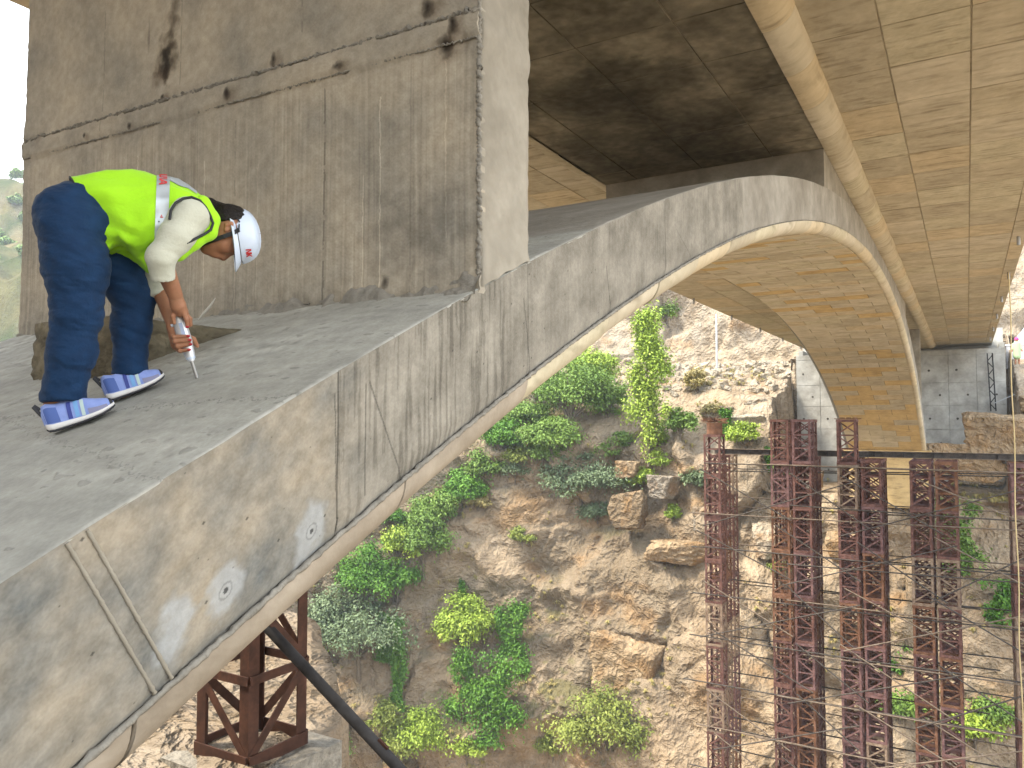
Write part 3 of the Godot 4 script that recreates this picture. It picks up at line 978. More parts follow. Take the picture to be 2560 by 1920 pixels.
func build_land() -> void:
	land_cell = cell_noise(305, 0.13, FastNoiseLite.RETURN_CELL_VALUE)
	land_chip = cell_noise(307, 0.5, FastNoiseLite.RETURN_CELL_VALUE)
	land_cell2 = cell_noise(305, 0.13, FastNoiseLite.RETURN_DISTANCE2_SUB)
	land_ridge.fractal_type = FastNoiseLite.FRACTAL_RIDGED
	var crag := noise(315, 0.009, 6)
	crag.fractal_type = FastNoiseLite.FRACTAL_RIDGED
	var ci: Image = crag.get_seamless_image(1024, 1024)
	ci.convert(Image.FORMAT_L8)
	var crag_tex := ImageTexture.create_from_image(ci)
	var speck := blotch_tile(311, 512, Color(0.5, 0.47, 0.43), Color(1.0, 0.99, 0.97), 0.012, 0.06, 0.4, 1.3)
	var rock := surface(speck, 0.16, 0.95, crag_tex, 32.0)
	over(rock, blotch_tile(312, 512, Color(0.66, 0.6, 0.53), Color(1, 1, 1), 0.012, 0.05, 0.0, 1.4), 0.06)
	rock.vertex_color_use_as_albedo = true
	rock.metallic_specular = 0.25
	mats.rock = rock
	var s := Shape.new()
	s.colored = true
	var rows := []
	var run := 9.0
	var steps := []
	while run < 66.0:
		steps.append(run)
		run += 0.17 if run > 12 and run < 50 else 0.3
	while run < 98.0:
		steps.append(run)
		run += 0.9
	var xs := []
	var x := -78.0
	while x < 22.0:
		xs.append(x)
		x += 0.45 if x < -48 or x > 6 else 0.17
	for r in steps:
		var row := []
		for xx in xs: row.append(land_point(xx, r))
		rows.append(row)
	s.grid(rows)
	var tan := Color(0.52, 0.43, 0.32)
	var brown := Color(0.32, 0.27, 0.205)
	var pale := Color(0.56, 0.50, 0.42)
	var ochre := Color(0.46, 0.285, 0.13)
	var moss := Color(0.19, 0.19, 0.09)
	for k in s.v.size():
		var p := s.v[k]
		var t := land_tone.get_noise_3d(p.x, p.y * 1.6, p.z)
		var u := land_mid.get_noise_3d(p.x * 0.7 + 30, p.y * 0.7, p.z)
		var c := tan.lerp(pale, clampf(0.25 + t * 1.3 + (p.y + 2.0) * 0.10, 0, 1))
		c = c.lerp(brown, clampf(0.22 + u * 1.4 + (-14.0 - p.x) * 0.03, 0, 0.8) if p.y < -1.0 else clampf(u * 0.9, 0, 0.5))
		c = c.lerp(ochre, clampf(land_mid.get_noise_3d(p.x + 90, p.y * 2.0, p.z) * 2.2 - 0.6, 0, 0.5))
		if s.n[k].y > 0.55 and p.x < -18 and p.y < 3: c = c.lerp(moss, clampf(0.3 + t * 2.0, 0, 0.75))
		s.c[k] = c
	structure("cliff", s, rock, "tan and grey rock wall of the gorge below the far road")

	# gorge floor
	var floor_ := Shape.new()
	rows = []
	for r in 40:
		var row := []
		for q in 60:
			var px := lerpf(-100, 30, q / 59.0)
			var pz := lerpf(-50, 5, r / 39.0)
			row.append(Vector3(px, -24.2 + land_mid.get_noise_2d(px * 0.6, pz * 0.6) * 0.4, pz))
		rows.append(row)
	floor_.grid(rows)
	var gravel := surface(speck, 0.5, 0.95, mats.grain, 6.0, Color(0.72, 0.66, 0.58))
	structure("gorge_floor", floor_, gravel)

	# near bank with its ledge under the arch
	var edge := [Vector2(14, 1.0), Vector2(4, -1.5), Vector2(-2, -3.2), Vector2(-5.62, -5.35), Vector2(-6.3, -6.9), Vector2(-9.0, -9.2), Vector2(-14, -12), Vector2(-40, -15), Vector2(-110, -8)]
	var line := []
	for k in edge.size() - 1:
		var m := maxi(2, int((edge[k] as Vector2).distance_to(edge[k + 1]) / 0.35))
		for q in m: line.append((edge[k] as Vector2).lerp(edge[k + 1], float(q) / m))
	var bank := Shape.new()
	bank.colored = true
	rows = []
	for k in line.size() - 1:
		var a: Vector2 = line[maxi(0, k - 8)]
		var b: Vector2 = line[mini(line.size() - 1, k + 8)]
		var side := Vector2(b.y - a.y, -(b.x - a.x)).normalized()     # inland
		if side.y < 0 and absf(side.x) < 0.9: side = -side
		var row := []
		for q in 40:
			var d := -8.0 + q * 0.42 if q < 30 else 4.6 + (q - 30) * 2.4
			var p: Vector2 = line[k] + side * (d if d > 0 else d * 0.06)
			var y := -3.35 + maxf(0.0, d - 3.0) * 0.55 if d > 0 else -3.35 + d * 2.0
			y += land_fine.get_noise_2d(p.x, p.y) * 0.12 + land_mid.get_noise_2d(p.x * 2.0, p.y * 2.0) * (0.25 if d < 3 else 0.6)
			row.append(Vector3(p.x, minf(y, 4.3), p.y))
		rows.append(row)
	bank.grid(rows, [], true)
	for k in bank.v.size():
		var t := land_fine.get_noise_3d(bank.v[k].x, 0, bank.v[k].z)
		bank.c[k] = Color(0.40, 0.35, 0.29).lerp(Color(0.36, 0.29, 0.21), clampf(0.5 + t * 1.2, 0, 1)).lerp(brown, clampf(t * 1.8, 0, 0.8))
	structure("near_bank", bank, rock, "pale stony ledge of the near bank under the arch")

	# hillside down the valley
	var hill := Shape.new()
	hill.colored = true
	rows = []
	for r in 90:
		var row := []
		for q in 90:
			var px := lerpf(-92, -300, r / 89.0)
			var pz := lerpf(60, -230, q / 89.0)
			var h := (-px - 104.0) * 0.60 - maxf(0.0, -px - 226.0) * 1.1
			h += land_big.get_noise_2d(px * 0.35, pz * 0.35) * 14.0 + land_mid.get_noise_2d(px * 0.8, pz * 0.8) * 3.5 + land_fine.get_noise_2d(px * 0.5, pz * 0.5) * 1.2
			row.append(Vector3(px, h - 8.0, pz))
		rows.append(row)
	hill.grid(rows)
	for k in hill.v.size():
		var p := hill.v[k]
		var t := land_mid.get_noise_2d(p.x * 0.5, p.z * 0.5)
		hill.c[k] = Color(0.24, 0.22, 0.10).lerp(Color(0.075, 0.115, 0.035), clampf(0.5 + t * 2.2, 0, 1)).lerp(Color(0.33, 0.28, 0.2), clampf(land_fine.get_noise_2d(p.x * 0.2, p.z * 0.2) * 2.0 - 0.2, 0, 0.8))
	structure("hillside", hill, rock, "hazy scrub-covered hillside beyond the pier")

# ------------------------------------------------------------------ people
# smooth union of tapered bones, meshed as surface nets
func flesh(bones: Array, cell: float, k: float, clips := [], rough: FastNoiseLite = null, amp := 0.0) -> Shape:
	var lo := Vector3.ONE * 1e9
	var hi := -lo
	for b in bones:
		var r: float = maxf(b[2], b[3]) + 3.0 * cell
		lo = lo.min((b[0] as Vector3) - Vector3.ONE * r).min((b[1] as Vector3) - Vector3.ONE * r)
		hi = hi.max((b[0] as Vector3) + Vector3.ONE * r).max((b[1] as Vector3) + Vector3.ONE * r)
	var nx := int((hi.x - lo.x) / cell) + 2
	var ny := int((hi.y - lo.y) / cell) + 2
	var nz := int((hi.z - lo.z) / cell) + 2
	var f := PackedFloat32Array()
	f.resize(nx * ny * nz)
	f.fill(1.0)
	for b in bones:
		var a: Vector3 = b[0]
		var e: Vector3 = b[1]
		var ba := e - a
		var l2 := maxf(ba.length_squared(), 1e-9)
		var ra: float = b[2]
		var rb: float = b[3]
		var r := maxf(ra, rb) + 2.5 * cell + k
		var p0 := ((a.min(e) - Vector3.ONE * r - lo) / cell).max(Vector3.ZERO)
		var p1 := ((a.max(e) + Vector3.ONE * r - lo) / cell)
		for x in range(int(p0.x), mini(nx - 1, int(p1.x)) + 1):
			for y in range(int(p0.y), mini(ny - 1, int(p1.y)) + 1):
				var row := (x * ny + y) * nz
				for z in range(int(p0.z), mini(nz - 1, int(p1.z)) + 1):
					var p := lo + Vector3(x, y, z) * cell
					var t := clampf((p - a).dot(ba) / l2, 0, 1)
					var d := (p - a - ba * t).length() - lerpf(ra, rb, t)
					var o := f[row + z]
					var h := maxf(k - absf(d - o), 0.0) / k
					f[row + z] = minf(d, o) - h * h * k * 0.25
	var near := cell * 2.0 + amp
	for x in nx:
		for y in ny:
			var row := (x * ny + y) * nz
			for z in nz:
				var d := f[row + z]
				if d > near * 1.5: continue
				var p := lo + Vector3(x, y, z) * cell
				if rough and d > -near * 2.0: d += rough.get_noise_3d(p.x * 0.55, p.y * 1.7 + p.x * 0.5, p.z * 0.55) * amp
				for c in clips:
					if c.size() == 2 or (p - (c[2] as Vector3)).dot(c[3]) > 0: d = maxf(d, (p - (c[0] as Vector3)).dot(c[1]))
				f[row + z] = d
	var s := Shape.new()
	var at := PackedInt32Array()
	at.resize(nx * ny * nz)
	at.fill(-1)
	for x in nx - 1:
		for y in ny - 1:
			var row := (x * ny + y) * nz
			for z in nz - 1:
				var i0 := row + z
				var d0 := f[i0]
				if absf(d0) > near * 2.2: continue
				var v := [d0, f[i0 + 1], f[i0 + nz], f[i0 + nz + 1], f[i0 + ny * nz], f[i0 + ny * nz + 1], f[i0 + ny * nz + nz], f[i0 + ny * nz + nz + 1]]
				var m := 0
				for q in 8:
					if v[q] < 0: m |= 1 << q
				if m == 0 or m == 255: continue
				var sum := Vector3.ZERO
				var cnt := 0
				for e in [[0, 1], [2, 3], [4, 5], [6, 7], [0, 2], [1, 3], [4, 6], [5, 7], [0, 4], [1, 5], [2, 6], [3, 7]]:
					var da: float = v[e[0]]
					var db: float = v[e[1]]
					if (da < 0) != (db < 0):
						var t := da / (da - db)
						var pa := Vector3(e[0] >> 2, (e[0] >> 1) & 1, e[0] & 1)
						var pb := Vector3(e[1] >> 2, (e[1] >> 1) & 1, e[1] & 1)
						sum += pa.lerp(pb, t)
						cnt += 1
				at[i0] = s.v.size()
				s.v.append(lo + (Vector3(x, y, z) + sum / cnt) * cell)
				var g := Vector3(v[4] + v[5] + v[6] + v[7] - v[0] - v[1] - v[2] - v[3], v[2] + v[3] + v[6] + v[7] - v[0] - v[1] - v[4] - v[5], v[1] + v[3] + v[5] + v[7] - v[0] - v[2] - v[4] - v[6])
				s.n.append(g.normalized())
				s.uv.append(Vector2.ZERO)
				s.c.append(Color.WHITE)
	for x in range(1, nx - 1):
		for y in range(1, ny - 1):
			var row := (x * ny + y) * nz
			for z in range(1, nz - 1):
				var i0 := row + z
				var d0 := f[i0]
				if absf(d0) > near * 2.2: continue
				for ax in 3:
					var st: int = [ny * nz, nz, 1][ax]
					var d1 := f[i0 + st]
					if (d0 < 0) == (d1 < 0): continue
					var u: int = [nz, 1, ny * nz][ax]
					var w: int = [1, ny * nz, nz][ax]
					var a := at[i0 - u - w]
					var b := at[i0 - w]
					var c := at[i0]
					var e := at[i0 - u]
					if a < 0 or b < 0 or c < 0 or e < 0: continue
					if d0 < 0: s.i.append_array([a, c, b, a, e, c])
					else: s.i.append_array([a, b, c, a, c, e])
	return s

func cloth(dark: Color, light: Color, sd: int, per := 6.0) -> StandardMaterial3D:
	var m := surface(blotch_tile(sd, 128, dark, light, 0.02, 0.2), per, 0.85, mats.fine, 0.12)
	m.rim_enabled = true
	m.rim = 0.25
	m.rim_tint = 0.6
	return m

func ring_path(s: Shape, pts: Array, w: float, th: float, out: Vector3) -> void:   # flat ribbon
	for k in pts.size() - 1:
		s.bar(pts[k], (pts[k + 1] as Vector3) + ((pts[k + 1] as Vector3) - (pts[k] as Vector3)) * 0.06, w, th, out)

func letter(t: String, size: float, p: Vector3, right: Vector3, up: Vector3, m: Material, parent: Node) -> void:
	var tm := TextMesh.new()
	tm.text = t
	var f := SystemFont.new()
	f.font_names = PackedStringArray(["Droid Sans"])
	f.font_weight = 700
	tm.font = f
	tm.font_size = 32
	tm.pixel_size = size / 32.0
	tm.depth = 0.0015
	tm.material = m
	var o := MeshInstance3D.new()
	o.name = "letter"
	o.mesh = tm
	parent.add_child(o, true)
	var z := right.cross(up).normalized()
	o.transform = Transform3D(Basis(right.normalized(), z.cross(right).normalized(), z), p)

func shoe(parent: Node, heel: Vector3, toe: Vector3, up: Vector3, side: Vector3) -> void:
	var o := holder("shoe", parent)
	var d := (toe - heel).normalized()
	var l := heel.distance_to(toe)
	side = (side - d * side.dot(d)).normalized()
	up = side.cross(d) if side.cross(d).dot(up) > 0 else d.cross(side)
	var P := func(a, h, w): return heel + d * (a * l) + up * h + side * w
	var st := [0.0, 0.03, 0.10, 0.22, 0.36, 0.5, 0.64, 0.78, 0.90, 0.97, 1.0]
	var wd := [0.012, 0.028, 0.036, 0.037, 0.036, 0.040, 0.046, 0.048, 0.042, 0.026, 0.010]
	var spring := [0.012, 0.004, 0.0, 0.0, 0.0, 0.0, 0.002, 0.006, 0.014, 0.021, 0.026]
	var thick := [0.024, 0.027, 0.027, 0.025, 0.023, 0.021, 0.019, 0.018, 0.016, 0.014, 0.011]
	var hgt := [0.040, 0.078, 0.088, 0.080, 0.084, 0.084, 0.072, 0.055, 0.041, 0.027, 0.012]
	var sole := []
	var tread := []
	var upper := []
	for k in st.size():
		var r1 := []
		var r2 := []
		var r3 := []
		for q in 17:
			var a := TAU * q / 16.0
			var ca := signf(cos(a)) * pow(absf(cos(a)), 0.5)
			var sa := signf(sin(a)) * pow(absf(sin(a)), 0.45)
			r1.append(P.call(st[k], spring[k] + 0.006 + thick[k] * (0.5 + 0.5 * sa), wd[k] * ca * 1.06))
			r2.append(P.call(st[k], spring[k] + 0.004 + 0.004 * sa, wd[k] * ca * 1.02))
			var b := PI * q / 16.0
			var cb := signf(cos(b)) * pow(absf(cos(b)), 0.62)
			r3.append(P.call(st[k] * 0.99 + 0.006 - (0.012 if k == 0 else 0.0), spring[k] + thick[k] - 0.004 + hgt[k] * pow(sin(b), 0.8), wd[k] * cb * 0.98))
		sole.append(r1); tread.append(r2); upper.append(r3)
	var s := Shape.new()
	s.grid(sole, [], true)
	part("sole", s, o, Vector3.ZERO, mats.sole)
	s = Shape.new()
	s.grid(tread, [], true)
	part("tread", s, o, Vector3.ZERO, mats.tread)
	s = Shape.new()
	s.grid(upper, [], true)
	part("upper", s, o, Vector3.ZERO, mats.knit)
	# coloured overlays on both flanks, heel counter, toe guard, pull tab, laces
	var flank := func(a0: float, a1: float, b0: float, b1: float, m: Material, nm: String):
		for sd in [0, 1]:
			var rows := []
			for q in 7:
				var a := lerpf(a0, a1, q / 6.0)
				var k := 0
				while k < st.size() - 2 and st[k + 1] < a: k += 1
				var t := clampf((a - st[k]) / (st[k + 1] - st[k]), 0, 1)
				var w := lerpf(wd[k], wd[k + 1], t)
				var hh := lerpf(hgt[k], hgt[k + 1], t)
				var base: float = lerpf(spring[k], spring[k + 1], t) + lerpf(thick[k], thick[k + 1], t) - 0.004
				var row := []
				for e in 6:
					var b := lerpf(b0, b1, e / 5.0) * PI
					var cb := pow(cos(b), 0.62) * (1 if sd == 0 else -1)
					row.append(P.call(a * 0.99 + 0.006 + 0.10 * (e / 5.0) * (0.35 if nm == "stripe" else 0.0), base + (hh + 0.002) * pow(sin(b), 0.8), (w * 0.98 + 0.0022) * cb))
				rows.append(row)
			var f := Shape.new()
			f.grid(rows, [], sd == 0)
			part(nm, f, o, Vector3.ZERO, m)
	flank.call(0.02, 0.22, 0.02, 0.27, mats.shoe_dark, "heel_counter")
	flank.call(0.33, 0.39, 0.02, 0.30, mats.shoe_navy, "stripe")
	flank.call(0.43, 0.49, 0.02, 0.30, mats.shoe_sky, "stripe")
	flank.call(0.52, 0.57, 0.02, 0.30, mats.shoe_mint, "stripe")
	flank.call(0.62, 0.90, 0.02, 0.10, mats.shoe_grey, "mudguard")
	flank.call(0.94, 0.99, 0.05, 0.42, mats.tread, "toe_guard")
	s = Shape.new()
	var tab: Vector3 = P.call(-0.005, 0.088, 0)
	s.path([P.call(0.03, 0.058, 0), P.call(-0.01, 0.082, 0), P.call(-0.055, 0.112, 0), P.call(-0.035, 0.116, 0), P.call(0.02, 0.095, 0)], [0.007, 0.007, 0.007, 0.006, 0.006], 6)
	part("pull_tab", s, o, Vector3.ZERO, mats.tread)
	for k in 4:
		s = Shape.new()
		var a := 0.40 + k * 0.07
		var y: float = 0.108 - k * 0.009
		s.path([P.call(a, y - 0.012, -0.022), P.call(a + 0.02, y + 0.003, 0), P.call(a, y - 0.012, 0.022)], [0.003, 0.0035, 0.003], 5)
		part("lace", s, o, Vector3.ZERO, mats.lace)

func build_person() -> void:
	mats.denim = cloth(Color(0.003, 0.017, 0.050), Color(0.008, 0.038, 0.100), 901, 5.0)
	mats.denim.rim = 0.08
	mats.shirt = cloth(Color(0.42, 0.42, 0.335), Color(0.53, 0.53, 0.435), 902, 5.0)
	mats.fluor = cloth(Color(0.30, 0.62, 0.012), Color(0.37, 0.73, 0.02), 903, 4.0)
	mats.silver = paint(Color(0.42, 0.46, 0.48), 0.38, 0.3)
	mats.piping = paint(Color(0.012, 0.013, 0.016), 0.7)
	var skin := surface(blotch_tile(904, 128, Color(0.27, 0.125, 0.068), Color(0.36, 0.175, 0.10), 0.03, 0.12), 5.0, 0.5)
	skin.subsurf_scatter_enabled = true
	skin.subsurf_scatter_strength = 0.12
	mats.skin = skin
	mats.hair = surface(blotch_tile(905, 128, Color(0.006, 0.005, 0.005), Color(0.022, 0.016, 0.013), 0.05, 0.3), 9.0, 0.45, mats.fine, 0.5)
	mats.shell = paint(Color(0.50, 0.57, 0.68), 0.28)
	mats.liner = paint(Color(0.46, 0.47, 0.48), 0.6)
	mats.lips = paint(Color(0.20, 0.055, 0.045), 0.5)
	mats.alloy = paint(Color(0.60, 0.61, 0.63), 0.35, 0.45)
	mats.steel = paint(Color(0.36, 0.35, 0.33), 0.4, 0.7)
	mats.scale = paint(Color(0.30, 0.36, 0.50), 0.25)
	mats.pale_wood = paint(Color(0.55, 0.52, 0.46), 0.8)
	mats.red = paint(Color(0.50, 0.035, 0.035), 0.6)
	mats.nail = paint(Color(0.42, 0.02, 0.035), 0.3)
	mats.knit = cloth(Color(0.17, 0.23, 0.50), Color(0.26, 0.33, 0.62), 906, 14.0)
	mats.sole = paint(Color(0.62, 0.60, 0.58), 0.7)
	mats.tread = paint(Color(0.03, 0.03, 0.035), 0.8)
	mats.shoe_dark = paint(Color(0.055, 0.10, 0.30), 0.7)
	mats.shoe_navy = paint(Color(0.015, 0.03, 0.20), 0.6)
	mats.shoe_sky = paint(Color(0.13, 0.30, 0.55), 0.6)
	mats.shoe_mint = paint(Color(0.40, 0.50, 0.48), 0.6)
	mats.shoe_grey = paint(Color(0.20, 0.20, 0.30), 0.8)
	mats.lace = paint(Color(0.40, 0.42, 0.68), 0.8)
	var p := thing("person", "woman in yellow-green vest, blue jeans and white helmet bending over the arch", "person", Vector3(-2.920, 0.020, -1.820))
	var away := Vector3(-0.833, 0.000, -0.554)
	# ---- body: one skin from head to ankles
	var body := flesh([
		[Vector3(-0.077, 0.803, 0.098), Vector3(0.043, 0.824, -0.062), 0.095, 0.10], [Vector3(0.043, 0.824, -0.062), Vector3(0.150, 0.812, -0.201), 0.10, 0.095],
		[Vector3(0.250, 0.794, -0.136), Vector3(0.050, 0.836, -0.283), 0.055, 0.055], [Vector3(0.167, 0.807, -0.223), Vector3(0.234, 0.780, -0.309), 0.058, 0.054],
		[Vector3(0.262, 0.789, -0.135), Vector3(0.238, 0.612, -0.033), 0.05, 0.042], [Vector3(0.238, 0.612, -0.033), Vector3(0.188, 0.476, -0.141), 0.041, 0.029],
		[Vector3(0.041, 0.823, -0.290), Vector3(-0.026, 0.608, -0.187), 0.05, 0.042], [Vector3(-0.026, 0.608, -0.187), Vector3(0.093, 0.389, -0.194), 0.040, 0.028],
		[Vector3(-0.017, 0.716, 0.165), Vector3(0.002, 0.395, 0.154), 0.085, 0.055], [Vector3(0.002, 0.395, 0.154), Vector3(-0.073, 0.022, 0.184), 0.055, 0.033], [Vector3(-0.073, 0.022, 0.184), Vector3(-0.069, -0.019, 0.175), 0.033, 0.034],
		[Vector3(-0.149, 0.760, 0.040), Vector3(-0.059, 0.485, -0.117), 0.085, 0.055], [Vector3(-0.059, 0.485, -0.117), Vector3(-0.095, 0.138, -0.095), 0.052, 0.032], [Vector3(-0.095, 0.138, -0.095), Vector3(-0.091, 0.101, -0.103), 0.032, 0.032]], 0.011, 0.03)
	# head
	var head := flesh([
		[Vector3(0.234, 0.780, -0.309), Vector3(0.219, 0.784, -0.290), 0.053, 0.056],
		[Vector3(0.275, 0.782, -0.340), Vector3(0.256, 0.788, -0.356), 0.080, 0.080], [Vector3(0.266, 0.749, -0.327), Vector3(0.243, 0.756, -0.346), 0.066, 0.066],
		[Vector3(0.252, 0.722, -0.305), Vector3(0.222, 0.730, -0.329), 0.050, 0.050], [Vector3(0.228, 0.716, -0.279), Vector3(0.201, 0.723, -0.300), 0.040, 0.040],
		[Vector3(0.205, 0.694, -0.269), Vector3(0.195, 0.697, -0.276), 0.024, 0.024],
		[Vector3(0.259, 0.686, -0.347), Vector3(0.240, 0.663, -0.325), 0.009, 0.013], [Vector3(0.249, 0.668, -0.315), Vector3(0.229, 0.673, -0.331), 0.0085, 0.0085],
		[Vector3(0.237, 0.672, -0.296), Vector3(0.213, 0.678, -0.314), 0.011, 0.011], [Vector3(0.226, 0.674, -0.286), Vector3(0.206, 0.679, -0.302), 0.011, 0.011],
		[Vector3(0.300, 0.692, -0.338), Vector3(0.243, 0.708, -0.384), 0.012, 0.012],
		[Vector3(0.283, 0.702, -0.299), Vector3(0.209, 0.722, -0.359), 0.022, 0.022]], 0.0045, 0.022)
	var ear := flesh([[Vector3(0.322, 0.781, -0.275), Vector3(0.317, 0.761, -0.274), 0.010, 0.008], [Vector3(0.322, 0.781, -0.275), Vector3(0.334, 0.785, -0.284), 0.009, 0.010], [Vector3(0.334, 0.785, -0.284), Vector3(0.336, 0.769, -0.290), 0.009, 0.008], [Vector3(0.336, 0.769, -0.290), Vector3(0.318, 0.759, -0.276), 0.007, 0.009]], 0.0035, 0.008)
	# hands: the right one over the tool's head, the left one round its barrel
	var right := flesh([
		[Vector3(0.187, 0.476, -0.140), Vector3(0.179, 0.442, -0.159), 0.028, 0.030], [Vector3(0.179, 0.442, -0.159), Vector3(0.172, 0.423, -0.177), 0.030, 0.026], [Vector3(0.166, 0.445, -0.168), Vector3(0.154, 0.427, -0.198), 0.028, 0.022],
		[Vector3(0.192, 0.423, -0.173), Vector3(0.195, 0.389, -0.186), 0.0095, 0.0085], [Vector3(0.195, 0.389, -0.186), Vector3(0.188, 0.361, -0.197), 0.0085, 0.0075],
		[Vector3(0.177, 0.424, -0.189), Vector3(0.182, 0.396, -0.208), 0.0095, 0.0088], [Vector3(0.182, 0.396, -0.208), Vector3(0.176, 0.370, -0.219), 0.0088, 0.0075],
		[Vector3(0.160, 0.424, -0.203), Vector3(0.165, 0.398, -0.225), 0.0095, 0.0085], [Vector3(0.165, 0.398, -0.225), Vector3(0.160, 0.374, -0.234), 0.0085, 0.0075],
		[Vector3(0.142, 0.422, -0.211), Vector3(0.146, 0.398, -0.232), 0.0085, 0.0078], [Vector3(0.146, 0.398, -0.232), Vector3(0.144, 0.380, -0.238), 0.0078, 0.007],
		[Vector3(0.169, 0.434, -0.155), Vector3(0.158, 0.402, -0.151), 0.012, 0.0095], [Vector3(0.158, 0.402, -0.151), Vector3(0.155, 0.374, -0.159), 0.0095, 0.008]], 0.0035, 0.007)
	var left := flesh([
		[Vector3(0.093, 0.389, -0.194), Vector3(0.095, 0.360, -0.202), 0.027, 0.027], [Vector3(0.095, 0.360, -0.202), Vector3(0.096, 0.298, -0.222), 0.027, 0.030],
		[Vector3(0.094, 0.326, -0.200), Vector3(0.140, 0.319, -0.170), 0.0095, 0.009], [Vector3(0.140, 0.319, -0.170), Vector3(0.186, 0.322, -0.201), 0.009, 0.0075],
		[Vector3(0.096, 0.307, -0.204), Vector3(0.145, 0.300, -0.174), 0.0095, 0.009], [Vector3(0.145, 0.300, -0.174), Vector3(0.192, 0.306, -0.206), 0.009, 0.0075],
		[Vector3(0.100, 0.287, -0.210), Vector3(0.148, 0.281, -0.183), 0.0095, 0.009], [Vector3(0.148, 0.281, -0.183), Vector3(0.190, 0.289, -0.210), 0.009, 0.0075],
		[Vector3(0.103, 0.270, -0.219), Vector3(0.149, 0.263, -0.194), 0.0085, 0.008], [Vector3(0.149, 0.263, -0.194), Vector3(0.182, 0.267, -0.210), 0.008, 0.007],
		[Vector3(0.108, 0.337, -0.243), Vector3(0.142, 0.318, -0.261), 0.012, 0.010], [Vector3(0.142, 0.318, -0.261), Vector3(0.168, 0.288, -0.261), 0.010, 0.0085]], 0.0035, 0.006)
	for s in [head, ear, right, left]:
		var o := body.v.size()
		body.v.append_array(s.v); body.n.append_array(s.n); body.uv.append_array(s.uv); body.c.append_array(s.c)
		for q in s.i: body.i.append(q + o)
	part("body", body, p, Vector3.ZERO, mats.skin)
	for e in [Vector3(0.194, 0.322, -0.197), Vector3(0.199, 0.306, -0.201), Vector3(0.198, 0.289, -0.206), Vector3(0.190, 0.267, -0.206), Vector3(0.194, 0.359, -0.193)]:
		var n := Shape.new()
		n.path([e - Vector3(0.006, 0, -0.0035), e, e + Vector3(0.006, 0.0005, -0.0035)], [0.003, 0.0048, 0.003], 8)
		part("fingernail", n, p, Vector3.ZERO, mats.nail)
	# eye and brow on the side that shows, and the far one
	for sd in [-1, 1]:
		var ey := Shape.new()
		ey.path([Vector3(0.270, 0.699, -0.360) + away * sd * 0.034, Vector3(0.266, 0.695, -0.355) + away * sd * 0.037, Vector3(0.262, 0.695, -0.350) + away * sd * 0.034], [0.003, 0.0075, 0.003], 8)
		part("eye", ey, p, Vector3.ZERO, mats.piping)
		var br := Shape.new()
		br.path([Vector3(0.273, 0.694, -0.363) + away * sd * 0.016, Vector3(0.278, 0.702, -0.369) + away * sd * 0.036, Vector3(0.276, 0.716, -0.366) + away * sd * 0.056], [0.003, 0.0042, 0.002], 6)
		part("eyebrow", br, p, Vector3.ZERO, mats.hair)
	var lip := Shape.new()
	lip.path([Vector3(0.240, 0.670, -0.286), Vector3(0.227, 0.662, -0.295), Vector3(0.213, 0.664, -0.305), Vector3(0.203, 0.679, -0.315)], [0.003, 0.006, 0.006, 0.003], 6)
	part("lips", lip, p, Vector3.ZERO, mats.lips)
	# ---- jeans
	var crease := noise(910, 7.5, 3)
	crease.fractal_type = FastNoiseLite.FRACTAL_RIDGED
	crease.fractal_gain = 0.5
	var jeans := flesh([
		[Vector3(-0.053, 0.774, 0.191), Vector3(-0.188, 0.817, 0.107), 0.098, 0.098], [Vector3(-0.029, 0.818, 0.140), Vector3(-0.147, 0.852, 0.073), 0.088, 0.088], [Vector3(-0.009, 0.755, 0.079), Vector3(-0.096, 0.778, 0.027), 0.088, 0.088],
		[Vector3(-0.020, 0.707, 0.174), Vector3(0.003, 0.561, 0.155), 0.116, 0.112], [Vector3(0.003, 0.561, 0.155), Vector3(0.004, 0.388, 0.151), 0.112, 0.086], [Vector3(0.004, 0.388, 0.151), Vector3(-0.020, 0.243, 0.155), 0.086, 0.080], [Vector3(-0.020, 0.243, 0.155), Vector3(-0.055, 0.022, 0.168), 0.080, 0.082],
		[Vector3(-0.146, 0.755, 0.026), Vector3(-0.095, 0.609, -0.061), 0.108, 0.098], [Vector3(-0.095, 0.609, -0.061), Vector3(-0.062, 0.494, -0.121), 0.098, 0.080], [Vector3(-0.062, 0.494, -0.121), Vector3(-0.069, 0.373, -0.121), 0.080, 0.074], [Vector3(-0.069, 0.373, -0.121), Vector3(-0.077, 0.139, -0.119), 0.072, 0.070]],
		0.0085, 0.045, [[Vector3(-0.054, 0.047, 0.169), Vector3(0.06, -1, 0.0).normalized(), Vector3(-0.058, 0.326, 0.038), Vector3(-0.131, 0.321, 0.139) - Vector3(-0.058, 0.326, 0.038)], [Vector3(-0.076, 0.166, -0.118), Vector3(-0.05, -1, 0.0).normalized(), Vector3(-0.058, 0.326, 0.038), Vector3(0.019, 0.332, -0.066) - Vector3(-0.058, 0.326, 0.038)]], crease, 0.008)
	part("jeans", jeans, p, Vector3.ZERO, mats.denim)
	# ---- shirt sleeves
	var sl := noise(911, 14.0, 2)
